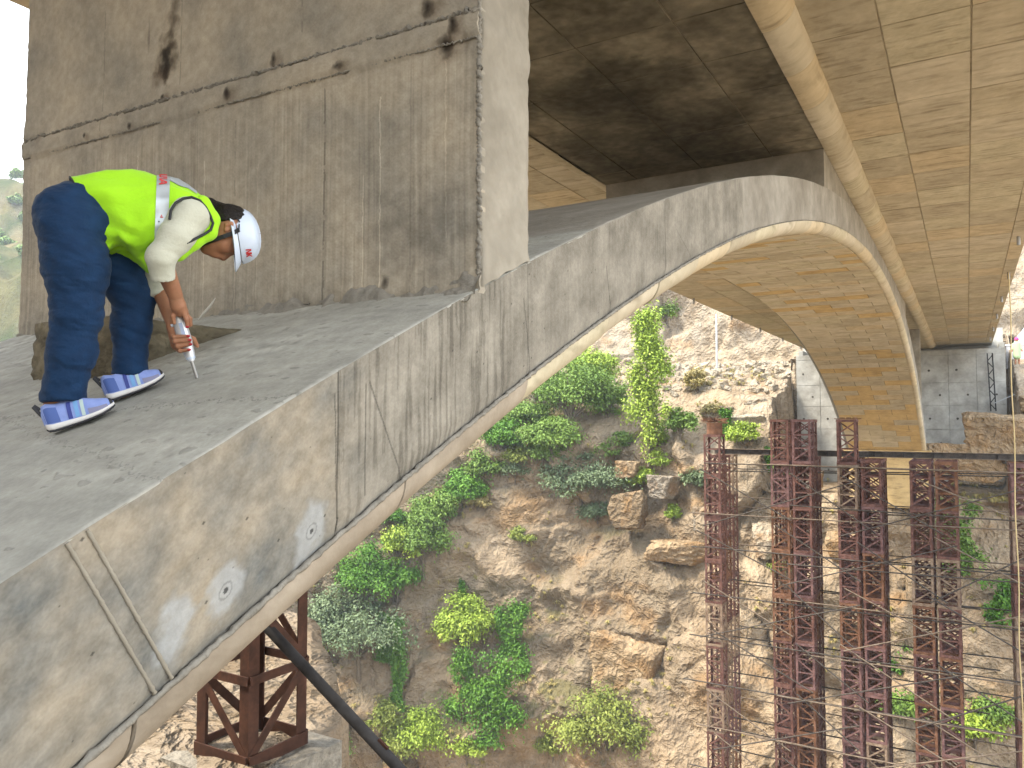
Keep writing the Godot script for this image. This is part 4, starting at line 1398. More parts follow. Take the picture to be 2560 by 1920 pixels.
	var sleeves := flesh([
		[Vector3(0.261, 0.792, -0.143), Vector3(0.261, 0.700, -0.085), 0.080, 0.064], [Vector3(0.261, 0.700, -0.085), Vector3(0.239, 0.609, -0.034), 0.064, 0.052], [Vector3(0.239, 0.609, -0.034), Vector3(0.212, 0.521, -0.069), 0.052, 0.044],
		[Vector3(0.041, 0.823, -0.290), Vector3(-0.024, 0.612, -0.189), 0.072, 0.056], [Vector3(-0.024, 0.612, -0.189), Vector3(0.024, 0.473, -0.189), 0.052, 0.042]], 0.008, 0.02,
		[[Vector3(0.210, 0.533, -0.066), (Vector3(0.212, 0.521, -0.069) - Vector3(0.235, 0.593, -0.040)).normalized()]] , sl, 0.003)
	var far_cuff := Vector3(0.022, 0.487, -0.185)
	part("shirt", sleeves, p, Vector3.ZERO, mats.shirt)
	var sleeve2 := flesh([[Vector3(-0.024, 0.612, -0.189), Vector3(0.022, 0.491, -0.185), 0.052, 0.043]], 0.008, 0.02, [[Vector3(0.021, 0.491, -0.184), (Vector3(0.022, 0.491, -0.185) - Vector3(-0.024, 0.612, -0.189)).normalized()]], sl, 0.004)
	part("shirt_cuff", sleeve2, p, Vector3.ZERO, mats.shirt)
	# ---- safety vest, lofted round the trunk from hem to neck
	var st := [
		[Vector3(-0.106, 0.929, 0.129), Vector3(-0.023, 0.643, 0.013), 0.125], [Vector3(-0.081, 0.947, 0.095), Vector3(-0.008, 0.652, -0.006), 0.142], [Vector3(-0.057, 0.959, 0.063), Vector3(0.008, 0.647, -0.028), 0.150], [Vector3(-0.030, 0.968, 0.027), Vector3(0.023, 0.620, -0.050), 0.155], [Vector3(-0.002, 0.974, -0.009), Vector3(0.039, 0.597, -0.073), 0.158],
		[Vector3(0.025, 0.977, -0.046), Vector3(0.055, 0.587, -0.095), 0.160], [Vector3(0.053, 0.977, -0.083), Vector3(0.066, 0.593, -0.108), 0.162], [Vector3(0.080, 0.973, -0.118), Vector3(0.073, 0.610, -0.116), 0.163],
		[Vector3(0.094, 0.970, -0.136), Vector3(0.087, 0.623, -0.133), 0.163], [Vector3(0.109, 0.965, -0.156), Vector3(0.101, 0.634, -0.152), 0.163],
		[Vector3(0.130, 0.952, -0.183), Vector3(0.123, 0.646, -0.178), 0.160], [Vector3(0.151, 0.937, -0.211), Vector3(0.142, 0.669, -0.201), 0.155], [Vector3(0.172, 0.920, -0.239), Vector3(0.162, 0.701, -0.225), 0.142], [Vector3(0.189, 0.900, -0.261), Vector3(0.180, 0.719, -0.246), 0.122], [Vector3(0.201, 0.869, -0.279), Vector3(0.195, 0.736, -0.264), 0.10], [Vector3(0.207, 0.847, -0.288), Vector3(0.202, 0.752, -0.272), 0.085]]
	var fold := noise(912, 5.0, 3)
	var N := 64
	var spot := func(k: int, a: float, lift: float) -> Vector3:
		var T: Vector3 = st[k][0]
		var B: Vector3 = st[k][1]
		var c := (T + B) * 0.5
		var ca := cos(a)
		var sa := sin(a)
		var w: float = st[k][2]
		# slack cloth: the lower half hangs narrower
		if ca < 0: w *= 1.0 - 0.30 * ca * ca * clampf((8 - k) / 4.0, 0, 1)
		var q := c + (T - c) * (signf(ca) * pow(absf(ca), 0.86)) + away * w * (signf(sa) * pow(absf(sa), 0.80))
		var o := ((T - c).normalized() * ca + away * sa).normalized()
		var hang := clampf(-ca + 0.35, 0, 1) * clampf((9 - k) / 4.0, 0, 1)
		return q + o * (fold.get_noise_3d(k * 0.045, cos(a) * 0.35, sin(a) * 0.35) * 0.07 * (0.3 + hang) + 0.016 * hang * sin(a * 5.0 + k * 0.5) + lift)
	var loft := func(k0: int, k1: int, a0: float, a1: float, lift: float, nm: String, m: Material):
		var s := Shape.new()
		var rows := []
		for k in range(k0, k1 + 1):
			var row := []
			for q in N + 1: row.append(spot.call(k, lerpf(a0, a1, q / float(N)), lift))
			rows.append(row)
		s.grid(rows, [], false)
		part(nm, s, p, Vector3.ZERO, m)
	loft.call(0, st.size() - 1, 0.0, TAU, 0.0, "safety_vest", mats.fluor)
	loft.call(7, 9, 0.0, TAU, 0.0025, "reflective_band", mats.silver)
	loft.call(9, 12, -0.62, -0.12, 0.0025, "reflective_band", mats.silver)
	loft.call(9, 12, 0.12, 0.62, 0.0025, "reflective_band", mats.silver)
	var hem := Shape.new()
	var hp := []
	var hr := []
	for q in 65:
		hp.append(spot.call(0, TAU * q / 64.0, 0.0)); hr.append(0.004)
	hem.path(hp, hr, 6)
	part("piping", hem, p, Vector3.ZERO, mats.piping)
	hem = Shape.new()
	hp = []
	hr = []
	for q in 65:
		hp.append(spot.call(st.size() - 1, TAU * q / 64.0, 0.002)); hr.append(0.005)
	hem.path(hp, hr, 6)
	part("piping", hem, p, Vector3.ZERO, mats.piping)
	hem = Shape.new()
	hp = [Vector3(0.284, 0.755, -0.038), Vector3(0.283, 0.790, -0.043), Vector3(0.286, 0.822, -0.059), Vector3(0.293, 0.847, -0.088), Vector3(0.305, 0.859, -0.118), Vector3(0.316, 0.851, -0.148), Vector3(0.322, 0.829, -0.171), Vector3(0.326, 0.800, -0.189), Vector3(0.327, 0.770, -0.203), Vector3(0.326, 0.742, -0.194), Vector3(0.323, 0.716, -0.162), Vector3(0.324, 0.689, -0.120), Vector3(0.317, 0.668, -0.090)]
	hr = []
	for q in hp: hr.append(0.0055)
	hem.path(hp, hr, 7)
	part("piping", hem, p, Vector3.ZERO, mats.piping)
	# shoulder yoke of the vest in front of the arm
	var yoke := flesh([[Vector3(0.266, 0.858, -0.197), Vector3(0.284, 0.795, -0.225), 0.034, 0.034], [Vector3(0.284, 0.795, -0.225), Vector3(0.281, 0.745, -0.215), 0.034, 0.034], [Vector3(0.281, 0.745, -0.215), Vector3(0.262, 0.693, -0.159), 0.034, 0.030], [Vector3(0.262, 0.693, -0.159), Vector3(0.228, 0.644, -0.118), 0.03, 0.034]], 0.008, 0.02)
	part("vest_yoke", yoke, p, Vector3.ZERO, mats.fluor)
	# lettering on the band: reads downwards
	var down := (Vector3(0.082, 0.779, -0.116) - Vector3(0.088, 0.927, -0.114)).normalized()
	var fwd := (Vector3(0.126, 0.860, -0.167) - Vector3(0.084, 0.853, -0.113)).normalized()
	var ang := [-0.30, -0.52, -0.72, -0.90]
	for k in 4:
		var c: Vector3 = spot.call(8, ang[k], 0.0045)
		var c2: Vector3 = spot.call(8, ang[k] - 0.05, 0.0045)
		letter("MULA"[k], 0.040, c, c2 - c, fwd, mats.red, p)
	var c3: Vector3 = spot.call(8, -1.62, 0.0045)
	letter("N", 0.034, c3, (spot.call(8, -1.67, 0.0045) as Vector3) - c3, fwd, mats.red, p)
	c3 = spot.call(8, -1.76, 0.0045)
	letter(".", 0.034, c3, (spot.call(8, -1.81, 0.0045) as Vector3) - c3, fwd, mats.piping, p)
	# ---- hair
	var strand := noise(913, 30.0, 2)
	var hair := flesh([[Vector3(0.263, 0.800, -0.334), Vector3(0.253, 0.803, -0.342), 0.088, 0.088], [Vector3(0.235, 0.805, -0.308), Vector3(0.239, 0.814, -0.314), 0.062, 0.06], [Vector3(0.207, 0.880, -0.268), Vector3(0.231, 0.858, -0.301), 0.030, 0.034], [Vector3(0.231, 0.858, -0.301), Vector3(0.244, 0.837, -0.318), 0.03, 0.04]], 0.006, 0.02, [[Vector3(0.246, 0.800, -0.322), (Vector3(0.244, 0.727, -0.325) - Vector3(0.239, 0.802, -0.314)).normalized()]], strand, 0.006)
	part("hair", hair, p, Vector3.ZERO, mats.hair)
	# ---- helmet
	var hat := holder("safety_helmet", p)
	var axis := (Vector3(0.318, 0.773, -0.413) - Vector3(0.272, 0.760, -0.357)).normalized()
	var front := (Vector3(0.270, 0.685, -0.360) - Vector3(0.272, 0.761, -0.357)).normalized()
	front = (front - axis * front.dot(axis)).normalized()
	var across := axis.cross(front).normalized()
	var rim := Vector3(0.278, 0.760, -0.365)
	var shell_rows := []
	var xs := [0.0, 0.012, 0.028, 0.045, 0.060, 0.072, 0.082, 0.088, 0.091]
	var rs := [1.0, 0.985, 0.95, 0.885, 0.79, 0.66, 0.48, 0.27, 0.01]
	for k in xs.size():
		var row := []
		for q in 49:
			var a := TAU * q / 48.0
			var ridge := 0.004 * pow(maxf(0.0, 1.0 - absf(sin(a)) * 4.0), 2.0) * (1.0 - float(k) / 12.0)
			row.append(rim + axis * (xs[k] + (0.003 if absf(sin(a)) < 0.2 else 0.0)) + (front * cos(a) * 0.118 + across * sin(a) * 0.094) * (rs[k] + ridge * 8.0))
		shell_rows.append(row)
	var hs := Shape.new()
	hs.grid(shell_rows)
	part("shell", hs, hat, Vector3.ZERO, mats.shell)
	var brim_rows := []
	for k in 6:
		var row := []
		for q in 49:
			var a := TAU * q / 48.0
			var visor := pow(maxf(0.0, cos(a)), 2.2)
			var wide := 0.011 + 0.022 * visor
			var f := [0.0, 0.5, 1.0, 1.02, 0.5, 0.0][k] as float
			var drop := -0.004 - 0.016 * f - 0.010 * visor * f - (0.004 if k >= 3 else 0.0)
			row.append(rim + axis * drop + front * cos(a) * (0.118 + wide * f) + across * sin(a) * (0.094 + wide * f))
		brim_rows.append(row)
	hs = Shape.new()
	hs.grid(brim_rows, [], true)
	part("brim", hs, hat, Vector3.ZERO, mats.shell)
	var band := []
	for k in 2:
		var row := []
		for q in 49:
			var a := TAU * q / 48.0
			row.append(rim + axis * (-0.026 + 0.03 * k) + front * cos(a) * 0.104 + across * sin(a) * 0.084)
		band.append(row)
	hs = Shape.new()
	hs.grid(band)
	part("headband", hs, hat, Vector3.ZERO, mats.liner)
	var strap := Shape.new()
	ring_path(strap, [Vector3(0.357, 0.763, -0.307), Vector3(0.344, 0.747, -0.289), Vector3(0.316, 0.732, -0.267), Vector3(0.274, 0.717, -0.247), Vector3(0.223, 0.705, -0.239), Vector3(0.184, 0.704, -0.252), Vector3(0.159, 0.722, -0.288), Vector3(0.159, 0.749, -0.338), Vector3(0.178, 0.776, -0.387), Vector3(0.204, 0.799, -0.423)], 0.017, 0.003, away)
	part("chin_strap", strap, hat, Vector3.ZERO, mats.piping)
	strap = Shape.new()
	strap.bar(Vector3(0.359, 0.785, -0.305), Vector3(0.358, 0.755, -0.306), 0.004, 0.016, away)
	strap.bar(Vector3(0.350, 0.809, -0.302), Vector3(0.359, 0.796, -0.308), 0.004, 0.012, away)
	part("strap_clip", strap, hat, Vector3.ZERO, mats.piping)
	for k in 2:
		var a := -0.62 - 0.18 * k
		var c := rim + axis * 0.030 + (front * cos(a) * 0.118 + across * sin(a) * 0.094) * 0.975
		var b2 := rim + axis * 0.030 + (front * cos(a - 0.08) * 0.118 + across * sin(a - 0.08) * 0.094) * 0.975
		if (c - rim).dot(away) > 0:
			a = -a
			c = rim + axis * 0.030 + (front * cos(a) * 0.118 + across * sin(a) * 0.094) * 0.975
			b2 = rim + axis * 0.030 + (front * cos(a + 0.08) * 0.118 + across * sin(a + 0.08) * 0.094) * 0.975
		letter("NK"[1 - k], 0.032, c, c - b2, axis, mats.red, hat)
	# ---- shoes
	shoe(p, Vector3(-0.048, -0.073, 0.216), Vector3(0.069, 0.012, 0.018), Vector3(0, 0.9, 0.44), away)
	shoe(p, Vector3(-0.086, 0.050, -0.039), Vector3(0.014, 0.140, -0.233), Vector3(0, 0.9, 0.44), away)

	# ---- rebound hammer held against the concrete
	var t := thing("rebound_hammer", "silver concrete test hammer held with its plunger on the arch", "test hammer", Vector3(-2.769, 0.175, -2.096))
	var nose := Vector3.ZERO
	var ax := Vector3(-0.085, 0.946, 0.312)
	var prof := [[0.074, 0.0], [0.075, 0.013], [0.082, 0.0155], [0.090, 0.0156], [0.093, 0.019], [0.105, 0.022], [0.150, 0.026], [0.155, 0.0275], [0.215, 0.0275], [0.222, 0.026], [0.262, 0.025], [0.268, 0.022], [0.270, 0.0]]
	var pts := []
	var rr := []
	for q in prof:
		pts.append(ax * float(q[0])); rr.append(maxf(0.0005, q[1]))
	var hb := Shape.new()
	hb.path(pts, rr, 20, false)
	part("barrel", hb, t, Vector3.ZERO, mats.alloy)
	hb = Shape.new()
	hb.path([ax * 0.0, ax * 0.004, ax * 0.078], [0.0055, 0.0075, 0.0075], 12)
	part("plunger", hb, t, Vector3.ZERO, mats.steel)
	hb = Shape.new()
	hb.path([ax * 0.084, ax * 0.094], [0.019, 0.019], 18)
	part("nose_ring", hb, t, Vector3.ZERO, mats.shell)
	var sidev := -away
	hb = Shape.new()
	hb.bar(ax * 0.165 + sidev * 0.0265, ax * 0.235 + sidev * 0.0265, 0.014, 0.004, sidev)
	part("scale_window", hb, t, Vector3.ZERO, mats.scale)
	hb = Shape.new()
	var bk := (ax.cross(away)).normalized() * 0.026
	hb.path([ax * 0.235 + bk, ax * 0.235 + bk * 1.35], [0.006, 0.006], 8)
	part("lock_button", hb, t, Vector3.ZERO, mats.shell)
	# splinter leaning against the pier
	var chip := thing("splinter", "pale curved splinter leaning on the pier behind the hammer", "splinter", Vector3(-3.934, 0.600, -2.980))
	var sp := Shape.new()
	sp.path([Vector3(0, 0, 0), Vector3(0.05, 0.035, 0.0), Vector3(0.10, 0.075, -0.005), Vector3(0.135, 0.12, -0.01)], [0.004, 0.009, 0.008, 0.002], 6)
	part("sliver", sp, chip, Vector3.ZERO, mats.pale_wood)

# ------------------------------------------------------------------ plants and loose rock
func leaf_mat(nm: String) -> StandardMaterial3D:
	if not mats.has(nm):
		var m := StandardMaterial3D.new()
		m.vertex_color_use_as_albedo = true
		m.roughness = 0.55
		m.metallic_specular = 0.3
		m.backlight_enabled = true
		m.backlight = Color(0.30, 0.34, 0.10)
		m.cull_mode = BaseMaterial3D.CULL_DISABLED
		mats[nm] = m
	return mats[nm]

const LEAF := [[Color(0.20, 0.30, 0.035), Color(0.34, 0.44, 0.07)], [Color(0.075, 0.15, 0.025), Color(0.19, 0.29, 0.06)], [Color(0.085, 0.125, 0.06), Color(0.20, 0.26, 0.14)], [Color(0.045, 0.13, 0.015), Color(0.13, 0.27, 0.035)], [Color(0.13, 0.17, 0.035), Color(0.27, 0.31, 0.07)], [Color(0.24, 0.19, 0.07), Color(0.36, 0.30, 0.12)]]

# unit crown: clumps of leaves in a body 1 wide, 1 tall, standing on y = 0
func crown(kind: String, pal: int, sd: int, dim: Vector3) -> Array:   # [crown mesh, wood mesh], dim = width, height, depth in metres
	rng.seed = sd
	var s := Shape.new()
	s.colored = true
	var wood := Shape.new()
	var clumps := []
	var n := 44
	if kind == "tall": n = 60
	elif kind == "vine": n = 46
	for k in n:
		var p: Vector3
		if kind == "tall":   # tiers along a leader
			var h := rng.randf_range(0.12, 0.98)
			var r := (0.52 - 0.34 * h) * rng.randf_range(0.2, 1.0) * (0.75 + 0.35 * sin(h * 17.0 + sd))
			var a := rng.randf() * TAU
			p = Vector3(cos(a) * r, h, sin(a) * r)
		elif kind == "vine":   # a hanging mat, flat against the rock
			var h := rng.randf()
			p = Vector3((rng.randf() - 0.5) * (0.65 + 0.35 * sin(h * 9.0 + sd)) + 0.12 * sin(h * 6.0 + sd * 2.0), h, rng.randf_range(-0.05, 0.16))
		else:
			var d := Vector3(rng.randfn(), absf(rng.randfn()) * 0.9 - 0.25, rng.randfn()).normalized() * pow(rng.randf(), 0.42)
			p = Vector3(d.x * 0.46, 0.50 + d.y * 0.46, d.z * 0.42)
			p.x += 0.07 * sin(p.y * 8.0 + sd)
		clumps.append(p)
	var leaf := 0.085 + 0.012 * sqrt(dim.y)
	var per := int(clampf(24.0 * dim.x * dim.y / 1.6, 60, 230))
	for p in clumps:
		var spread := rng.randf_range(0.055, 0.12) * (0.8 if kind == "tall" else 1.0)
		var tone := rng.randf()
		for q in per:
			var o := Vector3(rng.randfn(), rng.randfn() * 0.6, rng.randfn()) * spread
			var c: Vector3 = (p + o) * dim
			if c.y < 0.05: c.y = 0.05 + rng.randf() * 0.15
			var up := (Vector3(rng.randfn() * 0.6, 0.8, rng.randfn() * 0.6) + o * 4.0).normalized()
			var d := up.cross(Vector3(rng.randfn(), rng.randfn() * 0.3, rng.randfn())).normalized()
			var e := up.cross(d)
			var l := leaf * rng.randf_range(0.6, 1.25)
			s.tint = (LEAF[pal][0] as Color).lerp(LEAF[pal][1], clampf(tone * 0.6 + rng.randf() * 0.55, 0, 1))
			var a := c - d * l
			var b := c + d * l - up * l * 0.35
			s.quad(a, c - e * l * 0.46, b, c + e * l * 0.46)
	# wood
	if kind == "tall":
		wood.path([Vector3(0, -0.04, 0), Vector3(0.01, 0.3, 0), Vector3(-0.01, 0.6, 0.01), Vector3(0, 0.95, 0)], [0.028, 0.02, 0.013, 0.004], 7)
	else:
		wood.path([Vector3(0, -0.08, -0.03), Vector3(0.02, 0.12, 0), Vector3(0, 0.35, 0.02)], [0.03, 0.024, 0.014], 6)
	for k in range(0, n, 2):
		var p: Vector3 = clumps[k]
		var y0: float = p.y * 0.72 if kind == "tall" else minf(0.2, p.y * 0.5)
		if kind == "vine": wood.path([Vector3(p.x * 0.6, maxf(0.0, p.y - 0.15), -0.03), p], [0.008, 0.004], 4)
		else: wood.path([Vector3(0, y0, 0), Vector3(p.x * 0.5, lerpf(y0, p.y, 0.62), p.z * 0.5), p], [0.011, 0.007, 0.003], 4)
	for q in wood.v.size(): wood.v[q] = wood.v[q] * dim
	return [s.mesh(leaf_mat("leaf%d" % pal)), wood.mesh(mats.bark)]

func build_plants() -> void:
	mats.bark = surface(blotch_tile(501, 128, Color(0.10, 0.08, 0.06), Color(0.22, 0.18, 0.14), 0.03, 0.1), 2.0, 0.9)
	var list := [
		["tall", -18.5, -2.6, 3.6, 8.9, 0, "tall bright yellow-green tree standing on the ledge below the road", "tree"],
		["bush", -24.3, -1.4, 5.0, 5.7, 1, "broad mid green tree close behind the tall bright tree", "tree"],
		["bush", -25.2, -2.9, 4.0, 3.0, 1, "mid green shrub under the arch edge, below the broad tree", "shrub"],
		["bush", -23.6, -6.0, 5.4, 3.5, 2, "grey-green spreading shrub on the upper rock face", "shrub"],
		["bush", -16.4, -1.3, 1.9, 2.1, 1, "round dense green bush beside the single lattice tower", "bush"],
		["bush", -12.2, -2.0, 1.7, 1.9, 0, "round bright green bush between the first two lattice towers", "bush"],
		["vine", -13.7, -1.2, 0.8, 1.7, 3, "small strip of creeper just above the rusty drum's side", "creeper"],
		["bush", -19.4, -5.0, 2.6, 1.9, 0, "bright spreading shrub on a boulder below the tall tree", "shrub"],
		["bush", -28.3, -1.0, 3.8, 2.4, 1, "green shrub half hidden behind the arch's lower edge", "shrub"],
		["bush", -28.2, -4.4, 2.0, 1.7, 2, "small grey-green shrub on bare rock below the arch", "shrub"],
		["bush", -32.1, -6.7, 3.3, 2.8, 3, "dark green shrub touching the arch's rounded edge", "shrub"],
		["bush", -33.6, -11.0, 3.6, 4.6, 1, "leafy mid green shrub hanging over the rock beside the arch", "shrub"],
		["bush", -36.7, -14.0, 3.6, 4.9, 3, "deep green shrub above the big grey-green one", "shrub"],
		["bush", -37.1, -18.1, 5.8, 6.4, 2, "big grey-green shrub behind the near trestle", "shrub"],
		["bush", -30.2, -16.7, 3.6, 4.7, 0, "light green open shrub on the bare brown rock", "shrub"],
		["vine", -26.7, -16.7, 2.0, 4.0, 3, "upright vivid green creeper in the middle of the rock face", "creeper"],
		["vine", -27.6, -21.0, 4.4, 5.0, 3, "wide mat of vivid green creeper low on the rock face", "creeper"],
		["vine", -29.4, -18.4, 1.9, 2.4, 3, "small patch of creeper next to the light green shrub", "creeper"],
		["bush", -19.2, -22.0, 5.6, 5.6, 4, "large olive green bush at the foot of the overhang", "bush"],
		["bush", -31.7, -23.3, 3.4, 3.7, 0, "light green shrub at the bottom beside the creeper mat", "shrub"],
		["bush", -37.6, -24.0, 2.8, 3.4, 1, "green shrub low down behind the raking strut", "shrub"],
		["vine", -33.8, -19.6, 1.1, 4.7, 3, "narrow hanging string of creeper beside the grey-green shrub", "creeper"],
		["vine", -0.6, -8.2, 1.6, 3.4, 1, "green creeper on the rock between the fourth tower and rope", "creeper"],
		["bush", -0.1, -16.5, 2.6, 2.3, 0, "bright green bush low between the fourth tower and rope", "bush"],
		["bush", -3.4, -15.6, 2.4, 1.7, 1, "green bush low between the third and fourth towers", "bush"],
		["bush", -23.9, 8.7, 2.1, 2.4, 1, "thin shrub high on the cut rock under the deck", "shrub"],
		["bush", -16.8, 1.9, 1.5, 1.7, 5, "dry yellowish shrub on the pale slope beside the lamp post", "shrub"],
		["bush", -16.6, -6.7, 0.9, 1.3, 0, "tiny bright plant in a crack beside the first tower", "plant"],
		["bush", -15.0, -4.7, 1.6, 1.8, 2, "pale grey-green bush on rock beside the first tower", "bush"],
		["bush", -40.6, -20.2, 2.9, 3.9, 0, "light green shrub seen through the near trestle", "shrub"],
		["bush", -43.9, -19.5, 3.0, 4.0, 3, "dark green shrub behind the near trestle's posts", "shrub"],
		["bush", -38.9, -22.4, 3.8, 3.6, 1, "mid green shrub at the bottom right of the near trestle", "shrub"],
		["bush", -23.6, -22.0, 1.8, 2.1, 4, "small yellow-green shrub left of the large olive bush", "shrub"],
		["vine", 1.2, -10.4, 1.4, 2.0, 3, "creeper patch behind the rope beside the last tower", "creeper"],
		["bush", -22.0, -2.9, 1.9, 1.5, 1, "low green shrub at the foot of the tall bright tree", "shrub"],
		["bush", -22.4, 0.2, 2.6, 2.6, 1, "pale green shrub behind the tall bright tree's trunk", "shrub"],
		["bush", -36.3, -8.1, 2.2, 2.4, 3, "dark shrub just under the arch's rounded edge", "shrub"],
		["bush", 8.0, 9.5, 3.0, 3.2, 3, "dark green shrub above the road beyond the deck edge", "shrub"],
		["bush", -14.9, 0.1, 1.4, 1.0, 5, "low dry scrub above the round dense bush", "shrub"],
		["bush", -9.9, -4.2, 1.8, 1.6, 1, "green bush in the gap below the steel beam", "bush"],
		["bush", -27.0, -8.9, 1.5, 1.3, 4, "little olive shrub on the bare middle rock", "shrub"],
		["vine", -30.8, -14.2, 0.7, 2.6, 3, "thin creeper thread left of the light green shrub", "creeper"],
		["bush", -34.5, -21.5, 2.4, 2.4, 4, "olive shrub behind the lower end of the raking strut", "shrub"],
		["bush", -29.1, -2.8, 3.2, 2.9, 3, "dark green shrub at the arch edge above the bare rock", "shrub"],
		["bush", -30.5, -4.9, 3.0, 2.7, 1, "mid green shrub close under the arch edge, next one down", "shrub"],
		["bush", -33.3, -8.2, 3.0, 3.0, 1, "soft green shrub spilling down beside the arch edge", "shrub"],
		["bush", -34.9, -10.5, 2.5, 2.8, 0, "light green shrub tucked between darker ones along the arch", "shrub"],
		["bush", -35.2, -13.0, 2.8, 3.4, 3, "dark leafy shrub just above the big grey-green one", "shrub"],
		["bush", -40.0, -17.0, 3.6, 4.3, 2, "grey-green shrub touching the near trestle's post", "shrub"],
		["vine", -35.0, -16.8, 2.2, 2.9, 3, "trailing creeper right of the big grey-green shrub", "creeper"],
		["bush", -28.5, 1.2, 4.0, 3.0, 1, "green shrub high beside the arch under the road", "shrub"],
		["bush", -24.8, 1.5, 3.2, 4.0, 0, "bright leafy shrub behind the broad mid green tree", "shrub"],
		["bush", -21.0, -2.5, 1.9, 1.6, 1, "small green shrub between the broad tree and tall tree", "shrub"],
		["bush", -25.6, -3.7, 3.0, 2.3, 1, "low mid green shrub on the ledge under the broad tree", "shrub"],
		["bush", -30.8, -6.6, 2.0, 1.3, 5, "dry straw-coloured scrub on the upper bare rock", "shrub"],
		["bush", -27.9, -3.6, 2.0, 1.7, 4, "olive scrub above the dry straw-coloured scrub", "shrub"],
		["bush", -42.2, -22.6, 2.9, 3.2, 1, "green shrub in the gap of the near trestle", "shrub"],
		["bush", -29.0, -22.6, 2.1, 1.9, 0, "light green shrub under the wide creeper mat", "shrub"],
		["bush", -33.2, -23.2, 2.5, 2.8, 4, "olive shrub at the bottom below the creeper string", "shrub"],
		["bush", -22.3, -7.2, 2.2, 1.6, 2, "small grey-green shrub on the rock above the overhang", "shrub"],
		["bush", -17.8, -3.4, 1.5, 1.5, 0, "bright plant right of the tall tree's foot", "plant"],
		["vine", -10.7, -3.1, 1.1, 1.4, 3, "green creeper just below the round bright bush", "creeper"],
		["bush", -21.4, -20.4, 1.6, 1.8, 0, "yellow-green sprig on top of the large olive bush", "plant"],
		["bush", -39.6, -23.9, 2.5, 2.9, 3, "dark green shrub at the picture's bottom beside the trestle", "shrub"],
		["bush", 0.9, -15.3, 1.8, 1.6, 1, "green bush low behind the hanging rope", "bush"],
		["vine", -3.6, -13.4, 1.5, 1.6, 3, "creeper patch above the low bush between the towers", "creeper"],
		["bush", -9.5, -9.2, 1.1, 1.1, 4, "small olive plant between the first and second towers", "plant"],
	]
	var k := 0
	for d in list:
		var at := ground_spot(d[1], d[2])
		at.x = d[1]
		var o := thing({"tree": "broadleaf_tree", "shrub": "shrub", "bush": "bush", "creeper": "creeper", "plant": "crevice_plant"}[d[7]], d[6], d[7], at - Vector3(0, 0.1, 0.0), 0.0, "greenery on the gorge wall")
		var m := crown(d[0], d[5], 600 + k * 17, Vector3(d[3] * 1.18, d[4] * 1.12, d[3] * (1.0 if d[0] != "vine" else 0.6)))
		var a := part("crown", m[0], o)
		var b := part("trunk" if d[7] == "tree" else "stem", m[1], o)
		k += 1
	# straw-coloured grass tufts on the ledges
	var blade := Shape.new()
	blade.colored = true
	rng.seed = 71
	for q in 26:
		var a := rng.randf() * TAU
		var d := Vector3(cos(a), 0, sin(a))
		var l := rng.randf_range(0.5, 1.0)
		var w := d.cross(Vector3.UP) * 0.035
		blade.tint = Color(0.40, 0.30, 0.12).lerp(Color(0.26, 0.27, 0.07), rng.randf())
		var m := d * 0.14 * l + Vector3(0, 0.55 * l, 0)
		var e := d * 0.62 * l + Vector3(0, 0.50 * l - 0.25 * rng.randf(), 0)
		blade.quad(-w, w, m + w * 0.8, m - w * 0.8)
		blade.tri(m - w * 0.8, m + w * 0.8, e)
	var gm := StandardMaterial3D.new()
	gm.vertex_color_use_as_albedo = true
	gm.roughness = 0.8
	var mm := MultiMesh.new()
	mm.transform_format = MultiMesh.TRANSFORM_3D
	mm.mesh = blade.mesh(gm)
	var spots := []
	var tries := 0
	while spots.size() < 1500 and tries < 30000:
		tries += 1
		var x := rng.randf_range(-46, 4)
		var s := rng.randf_range(14, 52)
		var t := land_tone.get_noise_2d(x * 2.2, s * 2.2) + land_mid.get_noise_2d(x, s) * 0.8
		if t < 0.20: continue
		var p := land_point(x, s)
		var p2 := land_point(x, s + 0.3)
		if x > -9.5 and p.y > -3.5: continue
		if (p2 - p).normalized().y > 0.97: continue
		var b := Basis(Vector3.UP, rng.randf() * TAU).scaled(Vector3.ONE * rng.randf_range(0.25, 0.75))
		spots.append(Transform3D(b, p - Vector3(0, 0.05, 0)))
	mm.instance_count = spots.size()
	for q in spots.size(): mm.set_instance_transform(q, spots[q])
	var mi := MultiMeshInstance3D.new()
	mi.multimesh = mm
	mi.name = "dry_grass"
	add_child(mi)
	tag(mi, "straw coloured grass tufts growing on the rock ledges", "grass", "", "stuff")
	# scrub over the far hillside
	var tuft := crown("bush", 1, 991, Vector3(1, 1, 1))
	var mm2 := MultiMesh.new()
	mm2.transform_format = MultiMesh.TRANSFORM_3D
	mm2.mesh = tuft[0]
	spots = []
	rng.seed = 72
	for q in 900:
		var px := rng.randf_range(-290, -100)
		var pz := rng.randf_range(-200, 40)
		if land_mid.get_noise_2d(px * 0.5, pz * 0.5) < -0.06: continue
		var h := (-px - 104.0) * 0.60 - maxf(0.0, -px - 226.0) * 1.1 + land_big.get_noise_2d(px * 0.35, pz * 0.35) * 14.0 + land_mid.get_noise_2d(px * 0.8, pz * 0.8) * 3.5 - 8.3
		spots.append(Transform3D(Basis(Vector3.UP, rng.randf() * TAU).scaled(Vector3.ONE * rng.randf_range(1.5, 4.5)), Vector3(px, h, pz)))
	mm2.instance_count = spots.size()
	for q in spots.size(): mm2.set_instance_transform(q, spots[q])
	mi = MultiMeshInstance3D.new()
	mi.multimesh = mm2
	mi.name = "hillside_scrub"
	add_child(mi)
	tag(mi, "dark scrub scattered over the hazy far hillside", "scrub", "", "stuff")

